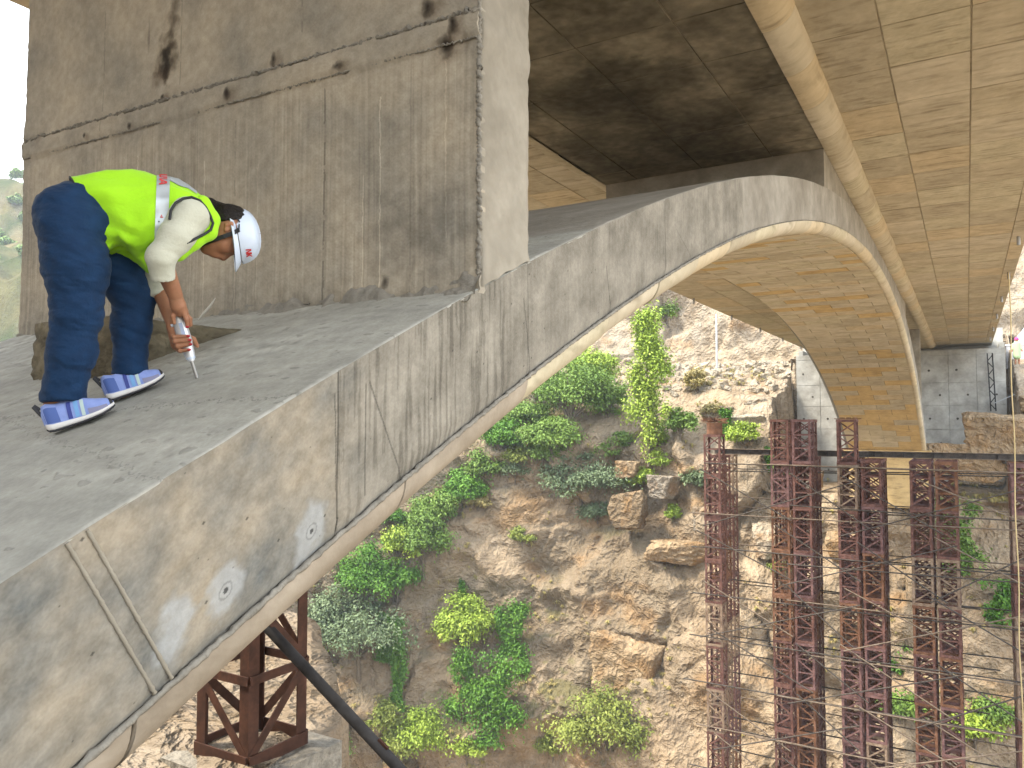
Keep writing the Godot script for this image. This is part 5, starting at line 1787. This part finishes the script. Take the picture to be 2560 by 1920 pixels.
func boulder_mesh(sd: int, sz: Vector3, m: Material, tone: Color) -> ArrayMesh:   # a block broken along planes
	rng.seed = sd
	var nj := 24 if sz.x < 0.3 else 60
	var planes := []
	for k in 7:
		var d := Vector3(rng.randfn(), rng.randfn() * 0.8, rng.randfn()).normalized()
		planes.append([d, rng.randf_range(0.78, 1.05)])
	for d in [Vector3.UP, Vector3.DOWN, Vector3.LEFT, Vector3.RIGHT, Vector3.BACK, Vector3.FORWARD]:
		planes.append([(d + Vector3(rng.randfn(), rng.randfn(), rng.randfn()) * 0.16).normalized(), rng.randf_range(0.66, 0.8)])
	var s := Shape.new()
	s.colored = true
	var rows := []
	var nz := noise(sd, 1.1, 5)
	for j in nj:
		var row := []
		for k in nj * 3 / 2:
			var th := PI * clampf(j / (nj - 1.0), 0.004, 0.996)
			var ph := TAU * k / (nj * 3 / 2)
			var d := Vector3(sin(th) * cos(ph), cos(th), sin(th) * sin(ph))
			var r := 1.3
			for p in planes:
				var q := d.dot(p[0])
				if q > 0.05: r = minf(r, float(p[1]) / q)
			r *= 1.0 + nz.get_noise_3dv(d * 2.2) * 0.13
			row.append(d * r * sz)
		rows.append(row)
	s.grid(rows, [], true, true)
	for k in s.v.size(): s.c[k] = tone.lerp(Color(0.42, 0.26, 0.12), clampf(nz.get_noise_3dv(s.v[k] * 0.6) * 1.6, 0, 0.6))
	return s.mesh(m)

func build_rocks() -> void:
	var tan := Color(0.52, 0.41, 0.28)
	var grey := Color(0.42, 0.39, 0.34)
	var pale := Color(0.58, 0.53, 0.45)
	var list := [
		[2.1, -0.85, -50.2, 2.7, 1.5, 1.7, tan, "huge tan boulder lying in front of the abutment, behind the rope"],
		[-0.3, -2.3, -50.4, 2.6, 1.1, 1.6, tan, "flat tan slab of rock beneath the huge boulder"],
		[3.6, 0.75, -51.5, 1.3, 0.9, 1.2, tan, "tan boulder behind the huge one at the picture's edge"],
		[-11.9, 1.0, -52.9, 1.0, 0.62, 0.9, grey, "grey block of rock on the pale slope left of the abutment"],
		[-12.4, -0.2, -52.0, 1.6, 0.95, 1.2, pale, "large pale boulder under the grey block"],
		[-14.8, 0.5, -52.6, 1.2, 0.55, 0.9, pale, "low pale boulder in the middle of the slope"],
		[-11.2, -1.9, -50.6, 1.3, 0.8, 1.1, tan, "tan boulder behind the first tall lattice tower"],
		[-13.5, 3.4, -58.6, 0.75, 0.4, 0.6, grey, "grey stone on the gravel edge of the road"],
		[-12.0, 3.9, -59.2, 0.5, 0.3, 0.5, pale, "pale stone near the abutment on the gravel edge"],
		[-17.2, -4.3, -48.3, 1.1, 1.0, 1.0, grey, "grey boulder wedged below the round dense bush"],
		[-19.8, -3.3, -48.9, 1.0, 0.75, 0.9, tan, "rounded tan boulder left of the tall tree's foot"],
		[-15.9, -8.3, -48.0, 2.6, 0.9, 1.6, tan, "tan slab jutting out as an overhang beside the first tower"],
		[-19.2, -5.9, -47.6, 1.3, 1.5, 1.1, brown_(), "tall brown block under the bright spreading shrub"],
		[-14.2, -6.1, -48.0, 1.2, 0.9, 1.0, grey, "grey block beside the first lattice tower"],
		[-18.6, -15.8, -46.3, 3.0, 2.9, 2.0, tan, "big square tan block above the large olive bush"],
		[-13.2, -18.8, -44.9, 1.6, 0.9, 1.1, pale, "pale boulder low beside the first tower"],
		[-9.0, -5.6, -48.2, 1.0, 0.85, 0.9, pale, "pale stone seen between the first and second towers"],
		[-10.4, -7.4, -47.9, 1.1, 1.2, 0.9, pale, "cracked pale block between the first and second towers, lower down"],
		[-8.3, -3.6, -49.0, 0.9, 0.7, 0.8, grey, "grey stone just below the steel beam"],
		[-5.8, -7.5, -47.6, 1.4, 1.2, 0.9, tan, "tan block between the second and third towers"],
	]
	var k := 0
	for d in list:
		var o := part("boulder", boulder_mesh(800 + k * 5, Vector3(d[3], d[4], d[5]), mats.rock, d[6]), self, Vector3(d[0], d[1], d[2]))
		tag(o, d[7], "boulder", "boulders on the gorge wall")
		k += 1
	# rubble along the road edge, too many to count
	var mm := MultiMesh.new()
	mm.transform_format = MultiMesh.TRANSFORM_3D
	mm.mesh = boulder_mesh(990, Vector3(0.2, 0.13, 0.17), mats.rock, pale)
	rng.seed = 81
	var spots := []
	for q in 1400:
		var x := rng.randf_range(-32, -10.8)
		var s := rng.randf_range(45.5, 56.5)
		var p := land_point(x, s)
		if p.y < -0.5 + rng.randf() * 4.0: continue
		spots.append(Transform3D(Basis(Vector3(rng.randfn(), rng.randfn(), rng.randfn()).normalized(), rng.randf() * TAU).scaled(Vector3.ONE * pow(rng.randf(), 2.5) * 2.2 + Vector3.ONE * 0.3), p))
	mm.instance_count = spots.size()
	for q in spots.size(): mm.set_instance_transform(q, spots[q])
	var mi := MultiMeshInstance3D.new()
	mi.multimesh = mm
	mi.name = "road_rubble"
	add_child(mi)
	tag(mi, "pale broken stone spread along the road edge", "rubble", "", "stuff")

func brown_() -> Color:
	return Color(0.33, 0.26, 0.18)

# ------------------------------------------------------------------ small things at the far road
func build_small() -> void:
	mats.galvanised = paint(Color(0.42, 0.44, 0.46), 0.5, 0.3)
	mats.rope = paint(Color(0.50, 0.39, 0.20), 0.9)
	mats.white_paint = paint(Color(0.66, 0.67, 0.68), 0.4)
	mats.glass = paint(Color(0.03, 0.04, 0.05), 0.12)
	mats.rubber = paint(Color(0.02, 0.02, 0.02), 0.85)
	mats.plaster = surface(mats.coarse, 0.3, 0.9, null, 0.0, Color(0.82, 0.82, 0.84))
	var g := ground_spot(-16.25, 3.4)
	var post := thing("lamp_post", "thin grey steel post standing on the gravel edge left of the abutment", "post", Vector3(-16.25, 3.15, -58.0))
	var s := Shape.new()
	s.path([Vector3(0, 0, 0), Vector3(0, 4.9, 0)], [0.085, 0.07], 12)
	part("shaft", s, post, Vector3.ZERO, mats.galvanised)
	s = Shape.new()
	s.box(Vector3(0, 0.1, 0), Vector3(0.3, 0.2, 0.3))
	part("base", s, post, Vector3.ZERO, mats.wall)
	# rope from the deck edge
	var rope := thing("rope", "pale yellow rope hanging straight down from the deck edge", "rope", Vector3(1.30, -23.5, -30.2))
	s = Shape.new()
	var pts := []
	var rr := []
	for k in 60:
		pts.append(Vector3(0.02 * sin(k * 0.7), k * 28.4 / 59.0, 0.02 * cos(k * 0.9))); rr.append(0.021)
	s.path(pts, rr, 6)
	part("strand", s, rope, Vector3.ZERO, mats.rope)
	# lattice strut leaning on the abutment
	var lad := thing("lattice_strut", "dark narrow lattice strut leaning on the pale abutment wall", "strut", Vector3(1.42, 0.55, -56.75))
	lad.rotation.z = 0.03
	for sx in [-0.17, 0.17]:
		s = Shape.new()
		s.angle(Vector3(sx, 0, 0), Vector3(sx, 3.65, 0), 0.07, 0.012, Vector3(-signf(sx), 0, 0), Vector3(0, 0, 1))
		part("chord", s, lad, Vector3.ZERO, mats.black)
	for k in 8:
		s = Shape.new()
		var y := 0.05 + k * 0.44
		s.bar(Vector3(-0.16 if k % 2 else 0.16, y, 0.03), Vector3(0.16 if k % 2 else -0.16, y + 0.43, 0.03), 0.012, 0.055, Vector3(0, 0, 1).cross(Vector3.UP))
		part("brace", s, lad, Vector3.ZERO, mats.black)
	s = Shape.new()
	s.bar(Vector3(0.05, 0.5, 0.1), Vector3(1.6, 1.25, 0.25), 0.05, 0.05)
	var pole := thing("loose_pole", "grey pole leaning against the dark lattice strut", "pole", Vector3(1.42, 0.55, -56.6))
	part("rod", s, pole, Vector3.ZERO, mats.galvanised)
	# parapet, minibus and a figure on the far road
	var par := thing("parapet_wall", "low white parapet wall on the road right of the abutment", "wall", Vector3(4.6, 3.2, -60.3))
	s = Shape.new()
	s.box(Vector3(0, 0.85, 0), Vector3(4.6, 1.7, 0.3))
	part("body", s, par, Vector3.ZERO, mats.plaster)
	s = Shape.new()
	s.box(Vector3(0, 1.74, 0), Vector3(4.7, 0.1, 0.38))
	part("coping", s, par, Vector3.ZERO, mats.white_paint)
	var bus := thing("minibus", "white minibus parked on the road beyond the abutment", "minibus", Vector3(5.3, 4.35, -64.6))
	s = Shape.new()
	var rows := []
	for k in 2:
		var z := -0.95 + 1.9 * k
		var row := []
		for q in [[-2.4, 0.4], [-2.4, 1.0], [-2.25, 1.35], [-1.75, 2.05], [-1.5, 2.2], [2.3, 2.2], [2.4, 2.05], [2.42, 0.4], [-2.4, 0.4]]: row.append(Vector3(q[0], q[1], z))
		rows.append(row)
	s.grid(rows)
	for z in [-0.95, 0.95]:
		var o := [[-2.4, 0.4], [2.42, 0.4], [2.4, 2.05], [2.3, 2.2], [-1.5, 2.2], [-1.75, 2.05], [-2.25, 1.35], [-2.4, 1.0]]
		for k in range(1, o.size() - 1):
			var a := Vector3(o[0][0], o[0][1], z)
			var b := Vector3(o[k][0], o[k][1], z)
			var c := Vector3(o[k + 1][0], o[k + 1][1], z)
			if z > 0: s.tri(a, b, c)
			else: s.tri(a, c, b)
	part("body", s, bus, Vector3.ZERO, mats.white_paint)
	for k in 4:
		s = Shape.new()
		s.box(Vector3(-1.35 + k * 0.98, 1.62, 0.955), Vector3(0.86, 0.55, 0.02))
		part("window", s, bus, Vector3.ZERO, mats.glass)
	for x in [-1.5, 1.6]:
		for z in [-0.85, 0.85]:
			s = Shape.new()
			s.path([Vector3(x, 0.36, z - 0.1), Vector3(x, 0.36, z + 0.1)], [0.36, 0.36], 16)
			var w := part("wheel", s, bus, Vector3.ZERO, mats.rubber)
			s = Shape.new()
			s.path([Vector3(x, 0.36, z - 0.11), Vector3(x, 0.36, z + 0.11)], [0.2, 0.2], 12)
			part("rim", s, w, Vector3.ZERO, mats.galvanised)
	var y0 := 3.55
	var fig := thing("person", "small distant person in pale green with a pink head cover beyond the abutment", "person", Vector3(2.85, y0, -58.9))
	var bd := flesh([[Vector3(0, 0.85, 0), Vector3(0, 1.32, 0.02), 0.13, 0.15], [Vector3(0, 1.35, 0), Vector3(0, 1.5, 0), 0.07, 0.06], [Vector3(0, 1.58, 0), Vector3(0, 1.62, 0), 0.095, 0.10], [Vector3(-0.08, 0.85, 0), Vector3(-0.1, 0.08, 0), 0.09, 0.05], [Vector3(0.08, 0.85, 0), Vector3(0.1, 0.08, 0), 0.09, 0.05], [Vector3(-0.18, 1.32, 0), Vector3(-0.27, 0.85, 0.08), 0.055, 0.04], [Vector3(0.18, 1.32, 0), Vector3(0.27, 0.85, 0.08), 0.055, 0.04], [Vector3(-0.1, 0.05, 0), Vector3(-0.1, 0.04, 0.16), 0.04, 0.035], [Vector3(0.1, 0.05, 0), Vector3(0.1, 0.04, 0.16), 0.04, 0.035]], 0.024, 0.05)
	part("body", bd, fig, Vector3.ZERO, mats.skin)
	var dress := flesh([[Vector3(0, 0.55, 0), Vector3(0, 1.32, 0.02), 0.22, 0.17], [Vector3(-0.18, 1.34, 0), Vector3(-0.25, 1.0, 0.06), 0.07, 0.06], [Vector3(0.18, 1.34, 0), Vector3(0.25, 1.0, 0.06), 0.07, 0.06]], 0.024, 0.06)
	part("tunic", dress, fig, Vector3.ZERO, paint(Color(0.36, 0.50, 0.28), 0.85))
	var scarf := flesh([[Vector3(0, 1.64, -0.02), Vector3(0, 1.66, -0.02), 0.13, 0.12], [Vector3(0, 1.6, -0.1), Vector3(0, 1.4, -0.12), 0.08, 0.06]], 0.02, 0.04)
	part("head_cover", scarf, fig, Vector3.ZERO, paint(Color(0.60, 0.06, 0.22), 0.85))

# ------------------------------------------------------------------ steel trestles
func rust(sd: int, dark: Color, light: Color) -> StandardMaterial3D:
	var m := surface(blotch_tile(sd, 128, dark, light, 0.03, 0.15, 0.0, 1.4), 0.9, 0.75)
	m.metallic_specular = 0.3
	return m

func make_steel() -> void:
	mats.oxide = rust(401, Color(0.075, 0.036, 0.030), Color(0.19, 0.096, 0.078))
	mats.plum = rust(402, Color(0.085, 0.044, 0.043), Color(0.21, 0.118, 0.11))
	mats.rusty = rust(403, Color(0.085, 0.040, 0.023), Color(0.23, 0.115, 0.068))
	mats.muddy = rust(404, Color(0.13, 0.085, 0.06), Color(0.33, 0.25, 0.18))
	mats.tubing = rust(405, Color(0.035, 0.03, 0.027), Color(0.12, 0.10, 0.085))
	mats.tubing2 = rust(406, Color(0.10, 0.075, 0.055), Color(0.24, 0.19, 0.145))
	mats.brown = rust(407, Color(0.032, 0.015, 0.010), Color(0.085, 0.038, 0.025))
	mats.black = rust(408, Color(0.016, 0.015, 0.015), Color(0.06, 0.058, 0.06))

const W := 0.72
const H := 1.8

func module_meshes(m: Material) -> Dictionary:   # pieces of one lattice module, shared by all copies in that paint
	var post := []
	for c in [[0, 0], [1, 0], [1, 1], [0, 1]]:
		var s := Shape.new()
		var p := Vector3(c[0] * W, 0, c[1] * W)
		s.angle(p, p + Vector3(0, H - 0.004, 0), 0.085, 0.012, Vector3(1 if c[0] == 0 else -1, 0, 0), Vector3(0, 0, 1 if c[1] == 0 else -1))
		post.append(s.mesh(m))
	var rings := []
	for y in [0.05, H - 0.06]:
		var ring := Shape.new()
		for k in 4:
			var a: Vector3 = [Vector3(-0.008, y, -0.008), Vector3(W + 0.008, y, -0.008), Vector3(W + 0.008, y, W + 0.008), Vector3(-0.008, y, W + 0.008)][k]
			var b: Vector3 = [Vector3(W + 0.008, y, -0.008), Vector3(W + 0.008, y, W + 0.008), Vector3(-0.008, y, W + 0.008), Vector3(-0.008, y, -0.008)][k]
			ring.bar(a, b, 0.012, 0.10)
		rings.append(ring.mesh(m))
	var lat := []
	for k in 4:
		var s := Shape.new()
		var a: Vector3 = [Vector3(0, 0, 0.014), Vector3(W - 0.014, 0, 0), Vector3(W, 0, W - 0.014), Vector3(0.014, 0, W)][k]
		var b: Vector3 = [Vector3(W, 0, 0.014), Vector3(W - 0.014, 0, W), Vector3(0, 0, W - 0.014), Vector3(0.014, 0, 0)][k]
		for bay in 3:
			var y := 0.1 + bay * 0.54
			var u := Vector3(0, y, 0)
			var v := Vector3(0, y + 0.52, 0)
			if (bay + k) % 2: s.bar(a + u, b + v, 0.010, 0.055)
			else: s.bar(b + u, a + v, 0.010, 0.055)
			if bay < 2: s.bar(a + v, b + v, 0.010, 0.05)
		lat.append(s.mesh(m))
	return {"post": post, "ring": rings, "lattice": lat}

func trestle(label: String, at: Vector3, columns: Array, kits: Array, sd: int) -> void:
	var t := thing("trestle_tower", label, "tower", at, 0.0, "lattice trestle towers in the gorge")
	rng.seed = sd
	for c in columns:
		var y: float = c[2]
		var k := 0
		while y > -23.6:
			var kit: Dictionary = kits[[0, 0, 0, 1, 2, 0, 1, 3, 0, 2][rng.randi_range(0, 9)]]
			var m := holder("lattice_module", t, Vector3(c[0], y - H, c[1]) - Vector3(0, at.y, 0))
			m.rotation.y = rng.randf_range(-0.012, 0.012)
			for q in 4: part("post", kit.post[q], m)
			for q in 2: part("ring", kit.ring[q], m)
			for q in 4: part("lattice", kit.lattice[q], m)
			y -= H
			k += 1

func build_steel() -> void:
	make_steel()
	var kits := []
	for n in ["oxide", "plum", "rusty", "muddy"]: kits.append(module_meshes(mats[n]))
	var b := -23.9
	trestle("single brown lattice tower topped by a drum and bent rods", Vector3(-9.86, b, -33.72), [[0, 0, -0.62], [0.0, -0.86, -1.55], [0, -2.1, -1.55]], kits, 11)
	trestle("brown lattice tower two columns wide in front of white abutment wall", Vector3(-7.06, b, -33.72), [[0, 0, 0.03], [0.86, 0, 0.03], [0, -0.86, 0.03], [0.86, -0.86, 0.03], [0.86, -1.72, -1.55], [0, -2.1, -1.55]], kits, 12)
	trestle("brown lattice tower with one column a storey taller, beneath the arch foot", Vector3(-4.5, b, -33.72), [[0, 0, 0.03], [0.86, 0, -1.57], [0, -0.86, -1.57], [0.86, -0.86, -1.57], [0.86, -1.72, -1.57], [0, -2.1, -1.57]], kits, 13)
	trestle("level-topped brown lattice tower below the arch springing and boulders", Vector3(-1.95, b, -33.72), [[0, 0, -1.57], [0.86, 0, -1.57], [0, -0.86, -1.57], [0.86, -0.86, -1.57], [0.86, -1.72, -1.57], [0, -2.1, -1.57]], kits, 14)
	trestle("brown lattice tower cut off by the picture's edge beside hanging rope", Vector3(1.3, b, -33.72), [[0, 0, -1.6], [0.86, 0, -1.6], [0, -0.86, -1.6], [0, -2.1, -1.6]], kits, 15)
	# drum and bent rods on the first tower
	var drum := thing("steel_drum", "rusty drum standing on top of the single lattice tower", "drum", Vector3(-9.48, -0.62, -33.36))
	var ds := Shape.new()
	ds.path([Vector3(0, 0.0, 0), Vector3(0, 0.03, 0), Vector3(0, 0.04, 0), Vector3(0, 0.46, 0), Vector3(0, 0.47, 0), Vector3(0, 0.5, 0)], [0.36, 0.36, 0.335, 0.335, 0.355, 0.355], 22)
	part("shell", ds, drum, Vector3.ZERO, mats.rusty)
	var mat_ := thing("rod_bundle", "spread of bent rusty rods lying on the drum", "rods", Vector3(-9.48, -0.12, -33.36))
	rng.seed = 5
	for k in 22:
		var s := Shape.new()
		var a := rng.randf() * TAU
		var l := rng.randf_range(0.45, 0.8)
		var y := 0.02 + k * 0.007
		var d := Vector3(cos(a), 0, sin(a))
		s.path([-d * l + Vector3(0, y + rng.randf_range(-0.05, 0.10), 0), Vector3(0, y, 0), d * l + Vector3(0, y + rng.randf_range(-0.08, 0.12), 0)], [0.014, 0.014, 0.014], 5)
		part("rod", s, mat_, Vector3.ZERO, mats.rusty)
	# cap of rods on the tall column of the third tower
	var cap := thing("cap_plate", "rusty grillage of flats on the taller column of the third tower", "plate", Vector3(-4.14, 0.03, -33.36))
	for k in 6:
		var s := Shape.new()
		s.box(Vector3(0.02 * (k % 3), 0.02 + 0.031 * (k % 2), -0.35 + k * 0.14) if k % 2 == 0 else Vector3(-0.3 + k * 0.12, 0.055, 0), Vector3(0.95, 0.03, 0.06) if k % 2 == 0 else Vector3(0.06, 0.03, 0.95))
		part("flat_bar", s, cap, Vector3.ZERO, mats.rusty)
	# long beam lying across the rear columns
	for q in [["steel_beam", -10.1, -3.6, "dark steel beam lying across the towers in front of the white wall"], ["steel_beam", -3.9, 3.6, "dark steel beam crossing in front of the arch foot and boulders"]]:
		var bm := thing(q[0], q[3], "beam", Vector3(q[1], -1.57, -35.5 - (0.3 if q[1] > -5 else 0.0)))
		var l: float = q[2] - q[1]
		var s := Shape.new()
		s.box(Vector3(l / 2, 0.012, 0), Vector3(l, 0.02, 0.2)); s.box(Vector3(l / 2, 0.248, 0), Vector3(l, 0.02, 0.2))
		part("flange", s, bm, Vector3.ZERO, mats.tubing2)
		s = Shape.new()
		s.box(Vector3(l / 2, 0.13, 0), Vector3(l, 0.215, 0.02))
		part("web", s, bm, Vector3.ZERO, mats.tubing)
		for k in int(l / 1.1):
			s = Shape.new()
			s.box(Vector3(0.5 + k * 1.1, 0.13, 0.05), Vector3(0.02, 0.21, 0.08))
			part("stiffener", s, bm, Vector3.ZERO, mats.black)
	# scaffold tubes tied level and raking between the towers
	rng.seed = 21
	var ordinal := ["first", "second", "third", "fourth", "fifth", "sixth", "seventh", "eighth", "ninth", "tenth", "eleventh"]
	var posts := [-9.5, -6.3, -3.8, -1.2, 1.7]
	for lev in 11:
		var y := -1.95 - lev * 1.82
		for r in 4:
			var zz: float = [-32.94, -34.68, -32.88, -36.65][r]
			var xa := rng.randf_range(-11.0, -9.8) if r != 2 else rng.randf_range(-8.0, -5.0)
			var xb := rng.randf_range(2.3, 3.2) if r != 1 else rng.randf_range(-0.6, 1.6)
			var dy := rng.randf_range(-0.28, 0.28)
			var s := Shape.new()
			var sag := rng.randf_range(-0.05, 0.02)
			var mid := (xa + xb) / 2
			s.path([Vector3(xa - mid, dy * 0.3, 0), Vector3(0, sag, 0), Vector3(xb - mid, -dy * 0.3, 0)], [0.028, 0.028, 0.028], 6)
			var o := part("scaffold_tube", s, self, Vector3(mid, y + dy, zz), mats.tubing2 if rng.randf() < 0.3 else mats.tubing)
			tag(o, "long thin scaffold tube tied level across the lattice towers, %s tier from the top" % ordinal[lev], "tube", "level scaffold tubes between the towers")
	for lev in 9:
		for k in 4:
			var y := -2.2 - lev * 2.25 + rng.randf_range(-0.3, 0.3)
			for r in 2:
				var far := mini(4, k + (1 if r == 0 else 2))
				if r == 1 and (k + lev) % 2: continue
				var a := Vector3(posts[k] + rng.randf_range(-0.7, 0.2), y if r == 0 else y - 2.4, -32.80 if r == 0 else -32.72)
				var e := Vector3(posts[far] + rng.randf_range(-0.3, 0.8), y - 1.95 + rng.randf_range(-0.3, 0.3) if r == 0 else y - 0.3, a.z)
				var s := Shape.new()
				var mid := (a + e) / 2
				s.tube(a - mid, e - mid, 0.027, 6)
				var o := part("scaffold_tube", s, self, mid, mats.tubing2 if rng.randf() < 0.25 else mats.tubing)
				if r == 0: tag(o, "thin scaffold tube falling from the %s lattice tower to the next, %s tier down" % [ordinal[k], ordinal[lev]], "tube", "falling raking tubes")
				else: tag(o, "thin scaffold tube rising from the %s lattice tower past the next, %s tier down" % [ordinal[k], ordinal[lev]], "tube", "rising raking tubes")

	# ---- near trestle under the arch
	var t := thing("trestle_tower", "dark brown steel trestle standing right under the slanting arch", "tower", Vector3(-6.62, -3.28, -5.82))
	var w := 0.74
	for c in [[0, 0], [1, 0], [1, 1], [0, 1]]:
		var s := Shape.new()
		var p := Vector3(c[0] * w, 0.0, c[1] * w)
		var top := arch_low(-5.82 + c[1] * w) - 0.18 + 3.28
		s.angle(p, p + Vector3(0, top, 0), 0.125, 0.014, Vector3(1 if c[0] == 0 else -1, 0, 0), Vector3(0, 0, 1 if c[1] == 0 else -1))
		part("post", s, t, Vector3.ZERO, mats.brown)
	for lev in 5:
		var y := [0.06, 0.82, 1.6, 2.4, 3.2][lev] as float
		for k in 4:
			var cs := [Vector3(0, y, -0.02), Vector3(w + 0.02, y, 0), Vector3(w, y, w + 0.02), Vector3(-0.02, y, w)]
			var ce := [Vector3(w, y, -0.02), Vector3(w + 0.02, y, w), Vector3(0, y, w + 0.02), Vector3(-0.02, y, 0)]
			var s := Shape.new()
			s.bar(cs[k], ce[k], 0.016, 0.13 if lev == 0 else 0.085)
			part("rail", s, t, Vector3.ZERO, mats.brown)
			if lev < 4:
				var y2 := [0.82, 1.6, 2.4, 3.2][lev] as float
				var a: Vector3 = cs[k]
				var e: Vector3 = ce[k]
				if (lev + k) % 2: a.y = y2; e.y = y
				else: a.y = y; e.y = y2
				s = Shape.new()
				var mid := Vector3(w / 2, 0, w / 2)
				var inn := (mid - (a + e) / 2) * Vector3(1, 0, 1) * 0.06
				s.bar(a + inn, e + inn, 0.014, 0.085)
				part("brace", s, t, Vector3.ZERO, mats.brown)
	var pad := thing("footing_slab", "weathered concrete footing under the dark brown trestle", "footing", Vector3(-6.25, -3.62, -5.45))
	var ps := Shape.new()
	ps.box(Vector3(0.02, 0.17, 0), Vector3(1.25, 0.33, 1.2))
	part("body", ps, pad, Vector3.ZERO, mats.mortar)
	# raking strut in front of it
	var st := thing("raking_strut", "blackened steel tube raking down past the near trestle", "strut", Vector3(-6.25, -1.79, -5.30))
	var ss := Shape.new()
	var dir := Vector3(1.26, -0.98, -0.22)
	ss.tube(Vector3.ZERO, dir * 4.2, 0.052, 14)
	part("tube", ss, st, Vector3.ZERO, mats.black)
	for f in [1.20, 1.45]:
		ss = Shape.new()
		ss.bar(dir * f + Vector3(0.03, 0.045, 0), dir * (f + 0.075) + Vector3(0.03, 0.045, 0), 0.03, 0.03)
		part("lug", ss, st, Vector3.ZERO, mats.brown)

func _ready() -> void:
	# camera
	var cam := Camera3D.new()
	cam.name = "camera"
	cam.fov = 53.05
	cam.near = 0.05
	cam.far = 900.0
	cam.rotation_degrees = Vector3(2.68, 30.59, 0)
	add_child(cam)
	cam.current = true
	# sky and haze
	var we := WorldEnvironment.new()
	we.name = "environment"
	var env := Environment.new()
	env.background_mode = Environment.BG_SKY
	var sky := Sky.new()
	var sm := ProceduralSkyMaterial.new()
	sm.sky_top_color = Color(0.80, 0.84, 0.89)
	sm.sky_horizon_color = Color(0.94, 0.94, 0.92)
	sm.sky_curve = 0.25
	sm.ground_horizon_color = Color(0.70, 0.66, 0.58)
	sm.ground_bottom_color = Color(0.58, 0.52, 0.43)
	sm.energy_multiplier = 1.0
	sky.sky_material = sm
	env.sky = sky
	env.tonemap_mode = Environment.TONE_MAPPER_LINEAR
	env.tonemap_exposure = 5.2
	env.sdfgi_enabled = true
	env.ssao_enabled = true
	env.ssil_enabled = true
	env.fog_enabled = true
	env.fog_density = 0.0007
	env.fog_light_color = Color(0.86, 0.90, 0.94)
	we.environment = env
	add_child(we)
	# veiled sun, high behind the lens
	var sun := DirectionalLight3D.new()
	sun.name = "sun"
	sun.light_energy = 0.6
	sun.light_angular_distance = 12.0
	sun.light_color = Color(1.0, 0.95, 0.87)
	sun.shadow_enabled = true
	add_child(sun)
	sun.look_at_from_position(Vector3(-24, 40, 16), Vector3.ZERO)

	build_bridge()
	print("bridge ", Time.get_ticks_msec())
	build_land()
	print("land ", Time.get_ticks_msec())
	build_rocks()
	build_plants()
	print("plants ", Time.get_ticks_msec())
	build_person()
	print("person ", Time.get_ticks_msec())
	build_steel()
	build_small()
	print("steel ", Time.get_ticks_msec())
